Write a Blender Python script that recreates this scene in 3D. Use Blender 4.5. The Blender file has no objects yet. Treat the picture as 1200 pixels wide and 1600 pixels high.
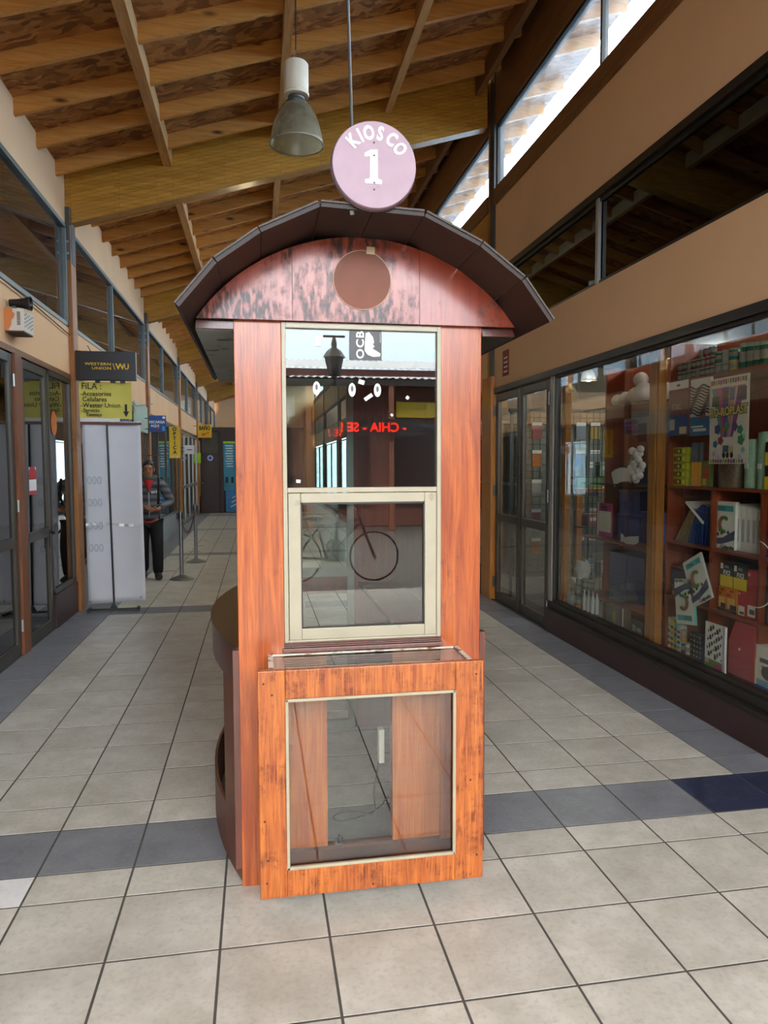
import bpy, bmesh, math, random
from mathutils import Vector, Matrix
random.seed(7)
SC = bpy.context.scene
COL = SC.collection
PI = math.pi
# ------------------------------------------------------------------ camera
cam_d = bpy.data.cameras.new('camera')
cam = bpy.data.objects.new('camera', cam_d); COL.objects.link(cam)
cam_d.sensor_fit = 'VERTICAL'; cam_d.sensor_height = 36.0
cam_d.lens = 1129.684 * 36 / 1600
cam_d.clip_start = 0.05; cam_d.clip_end = 300
YAW, PITCH, ROLL = .172243283, .064800562, -.00303523
fw = Vector((math.sin(YAW)*math.cos(PITCH), math.cos(YAW)*math.cos(PITCH), -math.sin(PITCH)))
rt = Vector((math.cos(YAW), -math.sin(YAW), 0)); upv = rt.cross(fw)
r2 = rt*math.cos(ROLL)+upv*math.sin(ROLL); u2 = upv*math.cos(ROLL)-rt*math.sin(ROLL)
cam.matrix_world = Matrix(((r2.x, u2.x, -fw.x, .8639), (r2.y, u2.y, -fw.y, -2.326), (r2.z, u2.z, -fw.z, 1.5783), (0, 0, 0, 1)))
SC.camera = cam
# ------------------------------------------------------------------ sky, exposure
w = bpy.data.worlds.new('overcast_sky'); SC.world = w; w.use_nodes = True
nt = w.node_tree; nt.nodes.clear()
wo = nt.nodes.new('ShaderNodeOutputWorld'); bg = nt.nodes.new('ShaderNodeBackground')
tc = nt.nodes.new('ShaderNodeTexCoord'); sx = nt.nodes.new('ShaderNodeSeparateXYZ'); rp = nt.nodes.new('ShaderNodeValToRGB')
nt.links.new(tc.outputs['Generated'], sx.inputs[0]); nt.links.new(sx.outputs['Z'], rp.inputs[0])
nt.links.new(rp.outputs[0], bg.inputs[0]); nt.links.new(bg.outputs[0], wo.inputs[0])
rp.color_ramp.elements[0].position = 0.0; rp.color_ramp.elements[0].color = (.36, .54, .74, 1)
rp.color_ramp.elements[1].position = 0.4; rp.color_ramp.elements[1].color = (1.0, .98, .95, 1)
bg.inputs[1].default_value = 10.0
SC.view_settings.view_transform = 'Standard'; SC.view_settings.look = 'None'
SC.view_settings.gamma = 1.0; SC.view_settings.use_curve_mapping = False
SC.view_settings.exposure = 1.25
try:
    SC.cycles.use_denoising = True
    SC.cycles.sample_clamp_indirect = 6.0
    SC.cycles.max_bounces = 10; SC.cycles.diffuse_bounces = 5; SC.cycles.glossy_bounces = 5
    SC.cycles.transparent_max_bounces = 32
    SC.cycles.caustics_reflective = False; SC.cycles.caustics_refractive = False
except Exception:
    pass
# ------------------------------------------------------------------ helpers
ORG = {}
def tag(o, label=None, cat=None, group=None, kind=None):
    if label: o['label'] = label
    if cat: o['category'] = cat
    if group: o['group'] = group
    if kind: o['kind'] = kind
    return o
def thing(name, label, cat, loc=(0, 0, 0), group=None, rot=None, local=False, kind=None):
    o = bpy.data.objects.new(name, None); COL.objects.link(o)
    o.empty_display_size = .05
    o.location = loc
    if rot: o.rotation_euler = rot
    ORG[o] = Vector((0, 0, 0)) if (local or rot) else Vector(loc)
    return tag(o, label, cat, group, kind)
class MB:
    def __init__(s): s.v = []; s.f = []
    def add(s, vs, fs):
        b = len(s.v); s.v += [tuple(v) for v in vs]; s.f += [[i+b for i in f] for f in fs]; return s
    def box(s, x0, x1, y0, y1, z0, z1):
        return s.add([(x0,y0,z0),(x1,y0,z0),(x1,y1,z0),(x0,y1,z0),(x0,y0,z1),(x1,y0,z1),(x1,y1,z1),(x0,y1,z1)],
                     [(3,2,1,0),(4,5,6,7),(0,1,5,4),(1,2,6,5),(2,3,7,6),(3,0,4,7)])
    def obox(s, c, size, m):
        a, b, d = [q/2 for q in size]; c = Vector(c)
        pts = [(-a,-b,-d),(a,-b,-d),(a,b,-d),(-a,b,-d),(-a,-b,d),(a,-b,d),(a,b,d),(-a,b,d)]
        return s.add([c + m @ Vector(p) for p in pts], [(3,2,1,0),(4,5,6,7),(0,1,5,4),(1,2,6,5),(2,3,7,6),(3,0,4,7)])
    def bar(s, p, q, wd, ht, up=(0,0,1)):
        p, q = Vector(p), Vector(q); d = q-p; L = d.length; d.normalize(); up = Vector(up)
        sd = d.cross(up)
        if sd.length < 1e-4: sd = d.cross(Vector((1,0,0)))
        sd.normalize(); u = sd.cross(d)
        m = Matrix((sd, d, u)).transposed()
        return s.obox((p+q)/2, (wd, L, ht), m)
    def prism(s, pts, axis, a0, a1):
        n = len(pts)
        def P(p, a):
            return {'x': (a, p[0], p[1]), 'y': (p[0], a, p[1]), 'z': (p[0], p[1], a)}[axis]
        vs = [P(p, a0) for p in pts]+[P(p, a1) for p in pts]
        fs = [list(range(n))[::-1], list(range(n, 2*n))]+[[i, (i+1) % n, n+(i+1) % n, n+i] for i in range(n)]
        return s.add(vs, fs)
    def tube(s, pts, r, n=8, caps=True, closed=False):
        pts = [Vector(p) for p in pts]; k = len(pts); rs = r if isinstance(r, (list, tuple)) else [r]*k
        base = len(s.v); prev = None
        for i, p in enumerate(pts):
            if closed: d = pts[(i+1) % k]-pts[i-1]
            else: d = (pts[i+1] if i < k-1 else p)-(pts[i-1] if i else p)
            d.normalize()
            if prev is None:
                a = d.cross(Vector((0,0,1)))
                if a.length < 1e-3: a = d.cross(Vector((1,0,0)))
            else: a = prev-d*prev.dot(d)
            a.normalize(); prev = a; b = d.cross(a)
            for j in range(n):
                t = 2*PI*j/n; s.v.append(tuple(p+(a*math.cos(t)+b*math.sin(t))*rs[i]))
        for i in range(k if closed else k-1):
            i2 = (i+1) % k
            for j in range(n):
                s.f.append([base+i*n+j, base+i*n+(j+1) % n, base+i2*n+(j+1) % n, base+i2*n+j])
        if caps and not closed:
            s.f.append([base+j for j in range(n)][::-1]); s.f.append([base+(k-1)*n+j for j in range(n)])
        return s
    def lathe(s, prof, c=(0,0,0), n=24, axis='z', capb=True, capt=True):
        base = len(s.v); c = Vector(c)
        for r, h in prof:
            for j in range(n):
                t = 2*PI*j/n; a, b = r*math.cos(t), r*math.sin(t)
                s.v.append(tuple(c+Vector({'z': (a,b,h), 'y': (a,h,b), 'x': (h,a,b)}[axis])))
        for i in range(len(prof)-1):
            for j in range(n):
                s.f.append([base+i*n+j, base+i*n+(j+1) % n, base+(i+1)*n+(j+1) % n, base+(i+1)*n+j])
        if capb: s.f.append([base+j for j in range(n)][::-1])
        if capt: s.f.append([base+(len(prof)-1)*n+j for j in range(n)])
        return s
    def ball(s, c, r, n=12, m=8, sc=(1,1,1)):
        c = Vector(c); base = len(s.v)
        s.v.append(tuple(c+Vector((0,0,-r*sc[2]))))
        for i in range(1, m):
            p = -PI/2+PI*i/m
            for j in range(n):
                t = 2*PI*j/n
                s.v.append(tuple(c+Vector((r*sc[0]*math.cos(p)*math.cos(t), r*sc[1]*math.cos(p)*math.sin(t), r*sc[2]*math.sin(p)))))
        s.v.append(tuple(c+Vector((0,0,r*sc[2])))); top = len(s.v)-1
        for j in range(n):
            s.f.append([base, base+1+(j+1) % n, base+1+j])
            s.f.append([top, base+1+(m-2)*n+j, base+1+(m-2)*n+(j+1) % n])
        for i in range(m-2):
            for j in range(n):
                s.f.append([base+1+i*n+j, base+1+i*n+(j+1) % n, base+1+(i+1)*n+(j+1) % n, base+1+(i+1)*n+j])
        return s
    def sheet(s, fn, nu, nv, thick=None):
        base = len(s.v)
        for i in range(nu+1):
            for j in range(nv+1): s.v.append(tuple(fn(i/nu, j/nv)))
        for i in range(nu):
            for j in range(nv):
                a = base+i*(nv+1)+j; s.f.append([a, a+nv+1, a+nv+2, a+1])
        return s
    def build(s, name, mat, parent=None, smooth=False, bevel=0, label=None, cat=None, group=None, kind=None, solid=0, loc=None):
        me = bpy.data.meshes.new(name)
        if parent is not None: off = ORG[parent]
        elif loc is not None: off = Vector(loc)
        else:
            xs, ys, zs = zip(*s.v); off = Vector(((min(xs)+max(xs))/2, (min(ys)+max(ys))/2, min(zs)))
        me.from_pydata([(v[0]-off.x, v[1]-off.y, v[2]-off.z) for v in s.v], [], s.f)
        bm = bmesh.new(); bm.from_mesh(me); bmesh.ops.recalc_face_normals(bm, faces=bm.faces); bm.to_mesh(me); bm.free()
        me.materials.append(mat)
        o = bpy.data.objects.new(name, me); COL.objects.link(o)
        if parent is not None: o.parent = parent
        else: o.location = off
        ORG[o] = off
        if smooth:
            for p in me.polygons: p.use_smooth = True
            if smooth == 'auto':
                try: me.set_sharp_from_angle(angle=math.radians(40))
                except Exception: pass
        if solid:
            md = o.modifiers.new('solid', 'SOLIDIFY'); md.thickness = solid; md.offset = 0
        if bevel:
            md = o.modifiers.new('bevel', 'BEVEL'); md.width = bevel; md.segments = 2; md.limit_method = 'ANGLE'
        return tag(o, label, cat, group, kind)
def copy_part(o, parent, loc, name=None):
    c = o.copy(); COL.objects.link(c); c.parent = parent; c.location = loc; ORG[c] = ORG.get(o, Vector()); return c
def dup(root, loc, label=None, group=None, rotz=None):
    r = root.copy(); COL.objects.link(r); r.location = loc
    if rotz is not None: r.rotation_euler = (0, 0, rotz)
    if label: r['label'] = label
    if group: r['group'] = group
    for ch in list(root.children):
        c = ch.copy(); COL.objects.link(c); c.parent = r
        for g in ch.children:
            d = g.copy(); COL.objects.link(d); d.parent = c
    return r
def B(name, mat, parent, *a, **k):
    return MB().box(*a).build(name, mat, parent, **k)
ORD = ['first', 'second', 'third', 'fourth', 'fifth', 'sixth', 'seventh', 'eighth', 'ninth', 'tenth', 'eleventh', 'twelfth', 'thirteenth', 'fourteenth', 'fifteenth']
FRONT = Matrix(((1,0,0),(0,0,-1),(0,1,0)))      # text that faces -Y
WEST = Matrix(((0,0,-1),(-1,0,0),(0,1,0)))      # text that faces -X
EAST = Matrix(((0,0,1),(1,0,0),(0,1,0)))        # text that faces +X
BACK = Matrix(((-1,0,0),(0,0,1),(0,1,0)))       # text that faces +Y
def text(s, size, mat, parent, pos, m=FRONT, bold=0, sxy=(1, 1), rot=0, align='CENTER', ext=.0008, name='lettering', label=None, mirror=False, spacing=1.0):
    cu = bpy.data.curves.new(name, 'FONT'); cu.body = s; cu.size = size; cu.align_x = align; cu.align_y = 'CENTER'
    cu.offset = bold; cu.extrude = ext; cu.resolution_u = 3; cu.space_character = spacing
    ob = bpy.data.objects.new(name, cu); COL.objects.link(ob)
    bpy.context.view_layer.update()
    dg = bpy.context.evaluated_depsgraph_get()
    me = bpy.data.meshes.new_from_object(ob.evaluated_get(dg))
    bpy.data.objects.remove(ob); bpy.data.curves.remove(cu)
    me.name = name
    M = m.to_4x4() @ Matrix.Rotation(rot, 4, 'Z') @ Matrix.Diagonal((sxy[0]*(-1 if mirror else 1), sxy[1], 1, 1))
    me.transform(Matrix.Translation(Vector(pos)-ORG[parent]) @ M)
    if mirror: me.flip_normals()
    me.materials.clear(); me.materials.append(mat)
    o = bpy.data.objects.new(name, me); COL.objects.link(o); o.parent = parent; ORG[o] = ORG[parent]
    if label: o['label'] = label
    return o
# ------------------------------------------------------------------ materials
def lin(h):
    if isinstance(h, str):
        h = h.lstrip('#'); c = [int(h[i:i+2], 16)/255 for i in (0, 2, 4)]
    else: c = h
    return tuple((x/12.92 if x <= .04045 else ((x+.055)/1.055)**2.4) for x in c)+(1,)
MATS = {}
def nodes(name):
    m = bpy.data.materials.new(name); m.use_nodes = True; t = m.node_tree; t.nodes.clear()
    out = t.nodes.new('ShaderNodeOutputMaterial'); b = t.nodes.new('ShaderNodeBsdfPrincipled'); t.links.new(b.outputs[0], out.inputs[0])
    return m, t, b, out
def N(t, kind, **k):
    n = t.nodes.new('ShaderNode'+kind)
    for a, v in k.items():
        if a.startswith('i_'): n.inputs[int(a[2:])].default_value = v
        else: setattr(n, a, v)
    return n
def coords(t, scale=(1,1,1), rnd=True):
    tc = N(t, 'TexCoord'); mp = N(t, 'Mapping'); mp.inputs['Scale'].default_value = scale
    if rnd:
        oi = N(t, 'ObjectInfo'); mu = N(t, 'Math', operation='MULTIPLY'); mu.inputs[1].default_value = 37.0
        ad = N(t, 'VectorMath', operation='ADD')
        t.links.new(oi.outputs['Random'], mu.inputs[0]); t.links.new(tc.outputs['Object'], ad.inputs[0]); t.links.new(mu.outputs[0], ad.inputs[1])
        t.links.new(ad.outputs[0], mp.inputs['Vector'])
    else: t.links.new(tc.outputs['Object'], mp.inputs['Vector'])
    return mp.outputs[0]
def ramp(t, src, stops):
    r = N(t, 'ValToRGB'); e = r.color_ramp.elements
    while len(e) < len(stops): e.new(.5)
    for el, (p, c) in zip(e, stops): el.position = p; el.color = c if len(c) == 4 else lin(c)
    t.links.new(src, r.inputs[0]); return r.outputs[0]
def mix(t, f, a, b, mode='MIX'):
    m = N(t, 'MixRGB', blend_type=mode)
    for i, v in ((0, f), (1, a), (2, b)):
        if hasattr(v, 'links') or hasattr(v, 'is_linked'): t.links.new(v, m.inputs[i])
        else: m.inputs[i].default_value = v
    return m.outputs[0]
def plain(name, col, rough=.5, metal=0., var=.08, scale=6., bump=0., coat=0., spec=.5, emit=None, estr=0., dirt=None):
    if name in MATS: return MATS[name]
    m, t, b, out = nodes(name); c = lin(col)
    v = coords(t, rnd=True)
    nz = N(t, 'TexNoise'); nz.inputs['Scale'].default_value = scale; nz.inputs['Detail'].default_value = 5
    t.links.new(v, nz.inputs['Vector'])
    lo = tuple(max(0, x*(1-var)) for x in c[:3])+(1,); hi = tuple(min(1, x*(1+var)) for x in c[:3])+(1,)
    o = ramp(t, nz.outputs[0], [(.3, lo), (.7, hi)])
    if dirt:
        n2 = N(t, 'TexNoise'); n2.inputs['Scale'].default_value = dirt[1]; n2.inputs['Detail'].default_value = 8; t.links.new(v, n2.inputs['Vector'])
        f = ramp(t, n2.outputs[0], [(dirt[2], (0,0,0,1)), (dirt[2]+.12, (1,1,1,1))])
        o = mix(t, f, o, lin(dirt[0]))
    t.links.new(o, b.inputs['Base Color'])
    b.inputs['Roughness'].default_value = rough; b.inputs['Metallic'].default_value = metal
    b.inputs['Coat Weight'].default_value = coat; b.inputs['Coat Roughness'].default_value = .12
    b.inputs['Specular IOR Level'].default_value = spec
    if bump:
        bp = N(t, 'Bump'); bp.inputs['Strength'].default_value = bump; bp.inputs['Distance'].default_value = .004
        t.links.new(nz.outputs[0], bp.inputs['Height']); t.links.new(bp.outputs[0], b.inputs['Normal'])
    if emit: b.inputs['Emission Color'].default_value = lin(emit); b.inputs['Emission Strength'].default_value = estr
    MATS[name] = m; return m
def wood(name, dark, light, axis='x', scale=1., rough=.45, coat=0., knots=False, wear=None, streak=.6, patch=False):
    """grain runs along `axis`; wear=(colour, amount, scale) adds weathered patches"""
    if name in MATS: return MATS[name]
    m, t, b, out = nodes(name)
    s = [11*scale]*3; s['xyz'.index(axis)] = .9*scale
    v = coords(t, s)
    nz = N(t, 'TexNoise'); nz.inputs['Scale'].default_value = 2.2; nz.inputs['Detail'].default_value = 8; nz.inputs['Roughness'].default_value = .62; nz.inputs['Distortion'].default_value = .8
    t.links.new(v, nz.inputs['Vector'])
    col = ramp(t, nz.outputs[0], [(.28, lin(dark)), (.72, lin(light))])
    s3 = [90*scale]*3; s3['xyz'.index(axis)] = 3*scale
    v3 = coords(t, s3); n3 = N(t, 'TexNoise'); n3.inputs['Scale'].default_value = 1.6; n3.inputs['Detail'].default_value = 3
    t.links.new(v3, n3.inputs['Vector'])
    g = ramp(t, n3.outputs[0], [(.3, (1-streak*.55,)*3+(1,)), (.6, (1,1,1,1))])
    col = mix(t, 1.0, col, g, 'MULTIPLY')
    rsock = None
    if knots:
        s4 = [5.2]*3; s4['xyz'.index(axis)] = 1.7
        v4 = coords(t, s4); vo = N(t, 'TexVoronoi'); vo.inputs['Scale'].default_value = 1.0; vo.inputs['Randomness'].default_value = 1.0
        t.links.new(v4, vo.inputs['Vector'])
        kf = ramp(t, vo.outputs['Distance'], [(.05, (1,1,1,1)), (.15, (0,0,0,1))])
        col = mix(t, kf, col, lin('#3a1a08'))
    if wear:
        v5 = coords(t, (1,1,1)); n5 = N(t, 'TexNoise'); n5.inputs['Scale'].default_value = wear[2]; n5.inputs['Detail'].default_value = 9; n5.inputs['Roughness'].default_value = .72
        t.links.new(v5, n5.inputs['Vector'])
        a = 1-wear[1]
        wf0 = ramp(t, n5.outputs[0], [(a-.06, (0,0,0,1)), (a+.06, (1,1,1,1))])
        gm = ramp(t, n3.outputs[0], [(.42, (1,1,1,1)), (.62, (0,0,0,1))])
        if patch:
            n6 = N(t, 'TexNoise'); n6.inputs['Scale'].default_value = 1.0; n6.inputs['Detail'].default_value = 6
            t.links.new(coords(t, (70, 70, 22)), n6.inputs['Vector']); gm = ramp(t, n6.outputs[0], [(.40, (.1,.1,.1,1)), (.56, (1,1,1,1))])
        wf = mix(t, 1.0, wf0, gm, 'MULTIPLY')
        col = mix(t, wf, col, lin(wear[0]))
        rr = N(t, 'MapRange'); rr.inputs[3].default_value = rough; rr.inputs[4].default_value = .75
        t.links.new(wf, rr.inputs[0]); rsock = rr.outputs[0]
    t.links.new(col, b.inputs['Base Color'])
    b.inputs['Roughness'].default_value = rough
    if rsock is not None: t.links.new(rsock, b.inputs['Roughness'])
    b.inputs['Coat Weight'].default_value = coat; b.inputs['Coat Roughness'].default_value = .16
    bp = N(t, 'Bump'); bp.inputs['Strength'].default_value = .25; bp.inputs['Distance'].default_value = .002
    t.links.new(n3.outputs[0], bp.inputs['Height']); t.links.new(bp.outputs[0], b.inputs['Normal'])
    MATS[name] = m; return m
def glass(name, tint='#ffffff', r0=.05, rough=.0, haze=0., haze_col='#dfe6ea', streak=False):
    """pane of glass: clear with a reflection that rises at grazing angles, some dust"""
    if name in MATS: return MATS[name]
    m = bpy.data.materials.new(name); m.use_nodes = True; t = m.node_tree; t.nodes.clear()
    out = N(t, 'OutputMaterial'); tr = N(t, 'BsdfTransparent'); gl = N(t, 'BsdfGlossy'); mx = N(t, 'MixShader')
    tr.inputs[0].default_value = lin(tint); gl.inputs['Roughness'].default_value = rough; gl.inputs[0].default_value = (1,1,1,1)
    lw = N(t, 'LayerWeight'); lw.inputs[0].default_value = .5
    pw = N(t, 'Math', operation='POWER'); pw.inputs[1].default_value = 5.0
    mr = N(t, 'MapRange'); mr.inputs[3].default_value = r0; mr.inputs[4].default_value = 1.0
    t.links.new(lw.outputs['Facing'], pw.inputs[0]); t.links.new(pw.outputs[0], mr.inputs[0])
    base = tr.outputs[0]
    if haze:
        df = N(t, 'BsdfDiffuse'); df.inputs[0].default_value = lin(haze_col); tl = N(t, 'BsdfTranslucent'); tl.inputs[0].default_value = lin(haze_col)
        ad = N(t, 'MixShader'); ad.inputs[0].default_value = .6; t.links.new(df.outputs[0], ad.inputs[1]); t.links.new(tl.outputs[0], ad.inputs[2])
        mh = N(t, 'MixShader')
        v = coords(t, (1, 1.2, 2.0) if streak else (1,1,1)); nz = N(t, 'TexNoise'); nz.inputs['Scale'].default_value = 2.5; nz.inputs['Detail'].default_value = 8
        t.links.new(v, nz.inputs['Vector'])
        hr = N(t, 'MapRange'); hr.inputs[1].default_value = .35; hr.inputs[2].default_value = .75; hr.inputs[3].default_value = haze*.4; hr.inputs[4].default_value = haze*1.6
        t.links.new(nz.outputs[0], hr.inputs[0]); t.links.new(hr.outputs[0], mh.inputs[0])
        t.links.new(tr.outputs[0], mh.inputs[1]); t.links.new(ad.outputs[0], mh.inputs[2]); base = mh.outputs[0]
    t.links.new(mr.outputs[0], mx.inputs[0]); t.links.new(base, mx.inputs[1]); t.links.new(gl.outputs[0], mx.inputs[2]); t.links.new(mx.outputs[0], out.inputs[0])
    MATS[name] = m; return m
def emitter(name, col, s):
    if name in MATS: return MATS[name]
    m = bpy.data.materials.new(name); m.use_nodes = True; t = m.node_tree; t.nodes.clear()
    out = N(t, 'OutputMaterial'); e = N(t, 'Emission'); e.inputs[0].default_value = lin(col); e.inputs[1].default_value = s
    t.links.new(e.outputs[0], out.inputs[0]); MATS[name] = m; return m
def tile_mat(name, c1, c2, speck='#8d877a', rough=.32, vein=None):
    m, t, b, out = nodes(name)
    v = coords(t, (1,1,1)); n1 = N(t, 'TexNoise'); n1.inputs['Scale'].default_value = 5; n1.inputs['Detail'].default_value = 9; n1.inputs['Roughness'].default_value = .68
    t.links.new(v, n1.inputs['Vector'])
    c = ramp(t, n1.outputs[0], [(.3, lin(c1)), (.68, lin(c2))])
    n2 = N(t, 'TexNoise'); n2.inputs['Scale'].default_value = 55; n2.inputs['Detail'].default_value = 5; t.links.new(v, n2.inputs['Vector'])
    f = ramp(t, n2.outputs[0], [(.5, (0,0,0,1)), (.8, (.4,.4,.4,1))])
    c = mix(t, f, c, lin(speck))
    if vein:
        n4 = N(t, 'TexNoise'); n4.inputs['Scale'].default_value = 9; n4.inputs['Detail'].default_value = 10; n4.inputs['Distortion'].default_value = 1.5; t.links.new(v, n4.inputs['Vector'])
        f4 = ramp(t, n4.outputs[0], [(.5, (0,0,0,1)), (.62, (1,1,1,1))]); c = mix(t, f4, c, lin(vein))
    oi = N(t, 'ObjectInfo'); hs = N(t, 'HueSaturation'); mr = N(t, 'MapRange'); mr.inputs[3].default_value = .92; mr.inputs[4].default_value = 1.06
    t.links.new(oi.outputs['Random'], mr.inputs[0]); t.links.new(mr.outputs[0], hs.inputs['Value']); t.links.new(c, hs.inputs['Color'])
    t.links.new(hs.outputs[0], b.inputs['Base Color'])
    rr = N(t, 'MapRange'); rr.inputs[3].default_value = rough-.06; rr.inputs[4].default_value = rough+.12
    t.links.new(n1.outputs[0], rr.inputs[0]); t.links.new(rr.outputs[0], b.inputs['Roughness'])
    bp = N(t, 'Bump'); bp.inputs['Strength'].default_value = .15; bp.inputs['Distance'].default_value = .003
    t.links.new(n1.outputs[0], bp.inputs['Height']); t.links.new(bp.outputs[0], b.inputs['Normal'])
    MATS[name] = m; return m
def osb_mat():
    m, t, b, out = nodes('oriented_strand_board')
    v = coords(t, (1,1,1), rnd=False)
    nz = N(t, 'TexNoise'); nz.inputs['Scale'].default_value = 3; t.links.new(v, nz.inputs['Vector'])
    mxv = mix(t, .25, v, nz.outputs[1])
    mp = N(t, 'Mapping'); mp.inputs['Scale'].default_value = (14, 34, 14); t.links.new(mxv, mp.inputs['Vector'])
    vo = N(t, 'TexVoronoi'); vo.inputs['Scale'].default_value = 1; t.links.new(mp.outputs[0], vo.inputs['Vector'])
    bw = N(t, 'SeparateColor'); t.links.new(vo.outputs['Color'], bw.inputs[0])
    c = ramp(t, bw.outputs[0], [(0., lin('#6d3f1e')), (.5, lin('#99602e')), (1., lin('#b98048'))])
    t.links.new(c, b.inputs['Base Color']); b.inputs['Roughness'].default_value = .6
    MATS['osb'] = m; return m
M_OSB = osb_mat()
M_PINE = wood('pine_joist', '#b5762f', '#d99b52', 'x', 1., .5, knots=True, streak=.4)
M_PINE_Y = wood('pine_board', '#c08a4e', '#dfb27a', 'y', 1., .5, streak=.4)
def laminate(m):
    t = m.node_tree; b = [n for n in t.nodes if n.type == 'BSDF_PRINCIPLED'][0]; src = b.inputs['Base Color'].links[0].from_socket
    tc = N(t, 'TexCoord'); sp = N(t, 'SeparateXYZ'); cb = N(t, 'CombineXYZ'); mu = N(t, 'Math', operation='MULTIPLY_ADD'); mu.inputs[1].default_value = -.291
    t.links.new(tc.outputs['Object'], sp.inputs[0]); t.links.new(sp.outputs[0], mu.inputs[0]); t.links.new(sp.outputs[2], mu.inputs[2])
    t.links.new(sp.outputs[0], cb.inputs[0]); t.links.new(mu.outputs[0], cb.inputs[1])
    br = N(t, 'TexBrick'); br.inputs['Scale'].default_value = 1.0; br.inputs['Brick Width'].default_value = .55; br.inputs['Row Height'].default_value = .042
    br.inputs['Mortar Size'].default_value = .0016; br.inputs['Color1'].default_value = (1, 1, 1, 1); br.inputs['Color2'].default_value = (.80, .78, .74, 1); br.inputs['Mortar'].default_value = (.45, .38, .3, 1); br.offset = .37; br.squash = .8
    t.links.new(cb.outputs[0], br.inputs['Vector']); t.links.new(mix(t, 1.0, src, br.outputs['Color'], 'MULTIPLY'), b.inputs['Base Color']); return m
M_GLULAM = wood('glulam', '#bb802a', '#dca345', 'x', 1.3, .35, coat=.2, streak=.5)
laminate(M_GLULAM)
M_POST = wood('post_wood', '#8a5428', '#b67a3c', 'z', 1., .45, wear=('#4a3018', .38, 3.), streak=.6)
M_POST2 = wood('post_orange', '#a8641f', '#cc8a34', 'z', 1., .4, coat=.2, streak=.5)
M_RAIL = wood('rail_wood', '#6b4424', '#8f6136', 'y', 1., .5, streak=.5)
M_PEACH = plain('peach_plaster', '#e4bb90', .8, var=.05, scale=1.2, bump=.15)
M_TILE = tile_mat('beige_floor_tile', '#acaba1', '#cfcec7')
M_TILE_D = tile_mat('slate_grey_tile', '#6a6e76', '#868a92', '#989ba0')
M_TILE_B = tile_mat('navy_tile', '#20263a', '#333c58', '#4a5270', vein='#39435f')
M_TILE_W = tile_mat('white_floor_tile', '#d8dadd', '#eceef0', '#c8c8c8')
M_GROUT = plain('grout', '#4c4a47', .9, var=.15, scale=20)
M_BRONZE = plain('bronze_aluminium', '#4e4a43', .38, .6, var=.06)
M_DARKFR = plain('dark_frame', '#2c2925', .4, .4, var=.06)
M_ALU = plain('aluminium', '#a9a9a4', .35, .7, var=.05)
M_CREAM = plain('cream_frame', '#aaa48f', .4, 0., var=.06, scale=9, dirt=('#8d826a', 14, .66))
M_STEEL = plain('steel_plate', '#5c5f60', .45, .8, var=.15)
M_PLINTH = plain('plinth_brown', '#3a2625', .45, var=.15, scale=4, bump=.2)
M_GLASS = glass('shop_glass', '#f2f4f0', .04)
M_GLASS_K = glass('kiosk_glass', '#e6ebe8', .036)
M_GLASS_D = glass('dark_glass', '#8f918c', .06)
M_GLASS_UP = glass('upper_left_glass', '#8e938e', .13, haze=.05)
M_GLASS_T = glass('transom_glass', '#6a6a66', .028)
M_GLASS_CL = glass('clerestory_glass', '#dfe6ec', .05, haze=.06, streak=True)
M_BLACK = plain('black_plastic', '#141414', .4)
M_WHITE = plain('white_paint', '#e6e4df', .5, var=.03)
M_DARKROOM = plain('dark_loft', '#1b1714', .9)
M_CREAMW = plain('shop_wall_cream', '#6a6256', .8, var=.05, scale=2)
M_KPANEL = wood('kiosk_plywood', '#8c350e', '#c96a26', 'z', 1.2, .36, coat=.3, wear=('#6a2c10', .36, 4.), streak=.55)
M_KFASCIA = wood('kiosk_fascia', '#842d17', '#a84624', 'z', .8, .36, coat=.38, wear=('#3a1c14', .47, 2.8), streak=.25, patch=True)
M_KBOX = wood('kiosk_case_frame', '#8e3c10', '#c87530', 'z', 1.8, .45, coat=.2, wear=('#6e3010', .45, 13.), streak=.6)
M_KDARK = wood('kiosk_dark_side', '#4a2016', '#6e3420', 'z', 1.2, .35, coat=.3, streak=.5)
M_KROOF = plain('kiosk_roof_brown', '#241510', .55, var=.2, scale=7, bump=.2)
M_KINT = wood('kiosk_interior', '#6d261b', '#92382a', 'z', 1.1, .35, coat=.2, streak=.4)
M_KLINE = wood('kiosk_case_back', '#b05020', '#d07c38', 'z', 1.2, .5, streak=.5)
# ================================================================== the setting
YS, YE = -6.0, 33.0            # unseen near mouth, set to balance the light, and far end of the arcade
LX, RX = -1.1, 3.58            # faces of the two shop walls
POSTS = [0.62, 6.04, 11.42, 16.85, 22.3, 27.7]
def struct(name, loc=(0, 0, 0)):
    o = bpy.data.objects.new(name, None); COL.objects.link(o); o.location = loc; ORG[o] = Vector(loc); o['kind'] = 'structure'; return o
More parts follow.
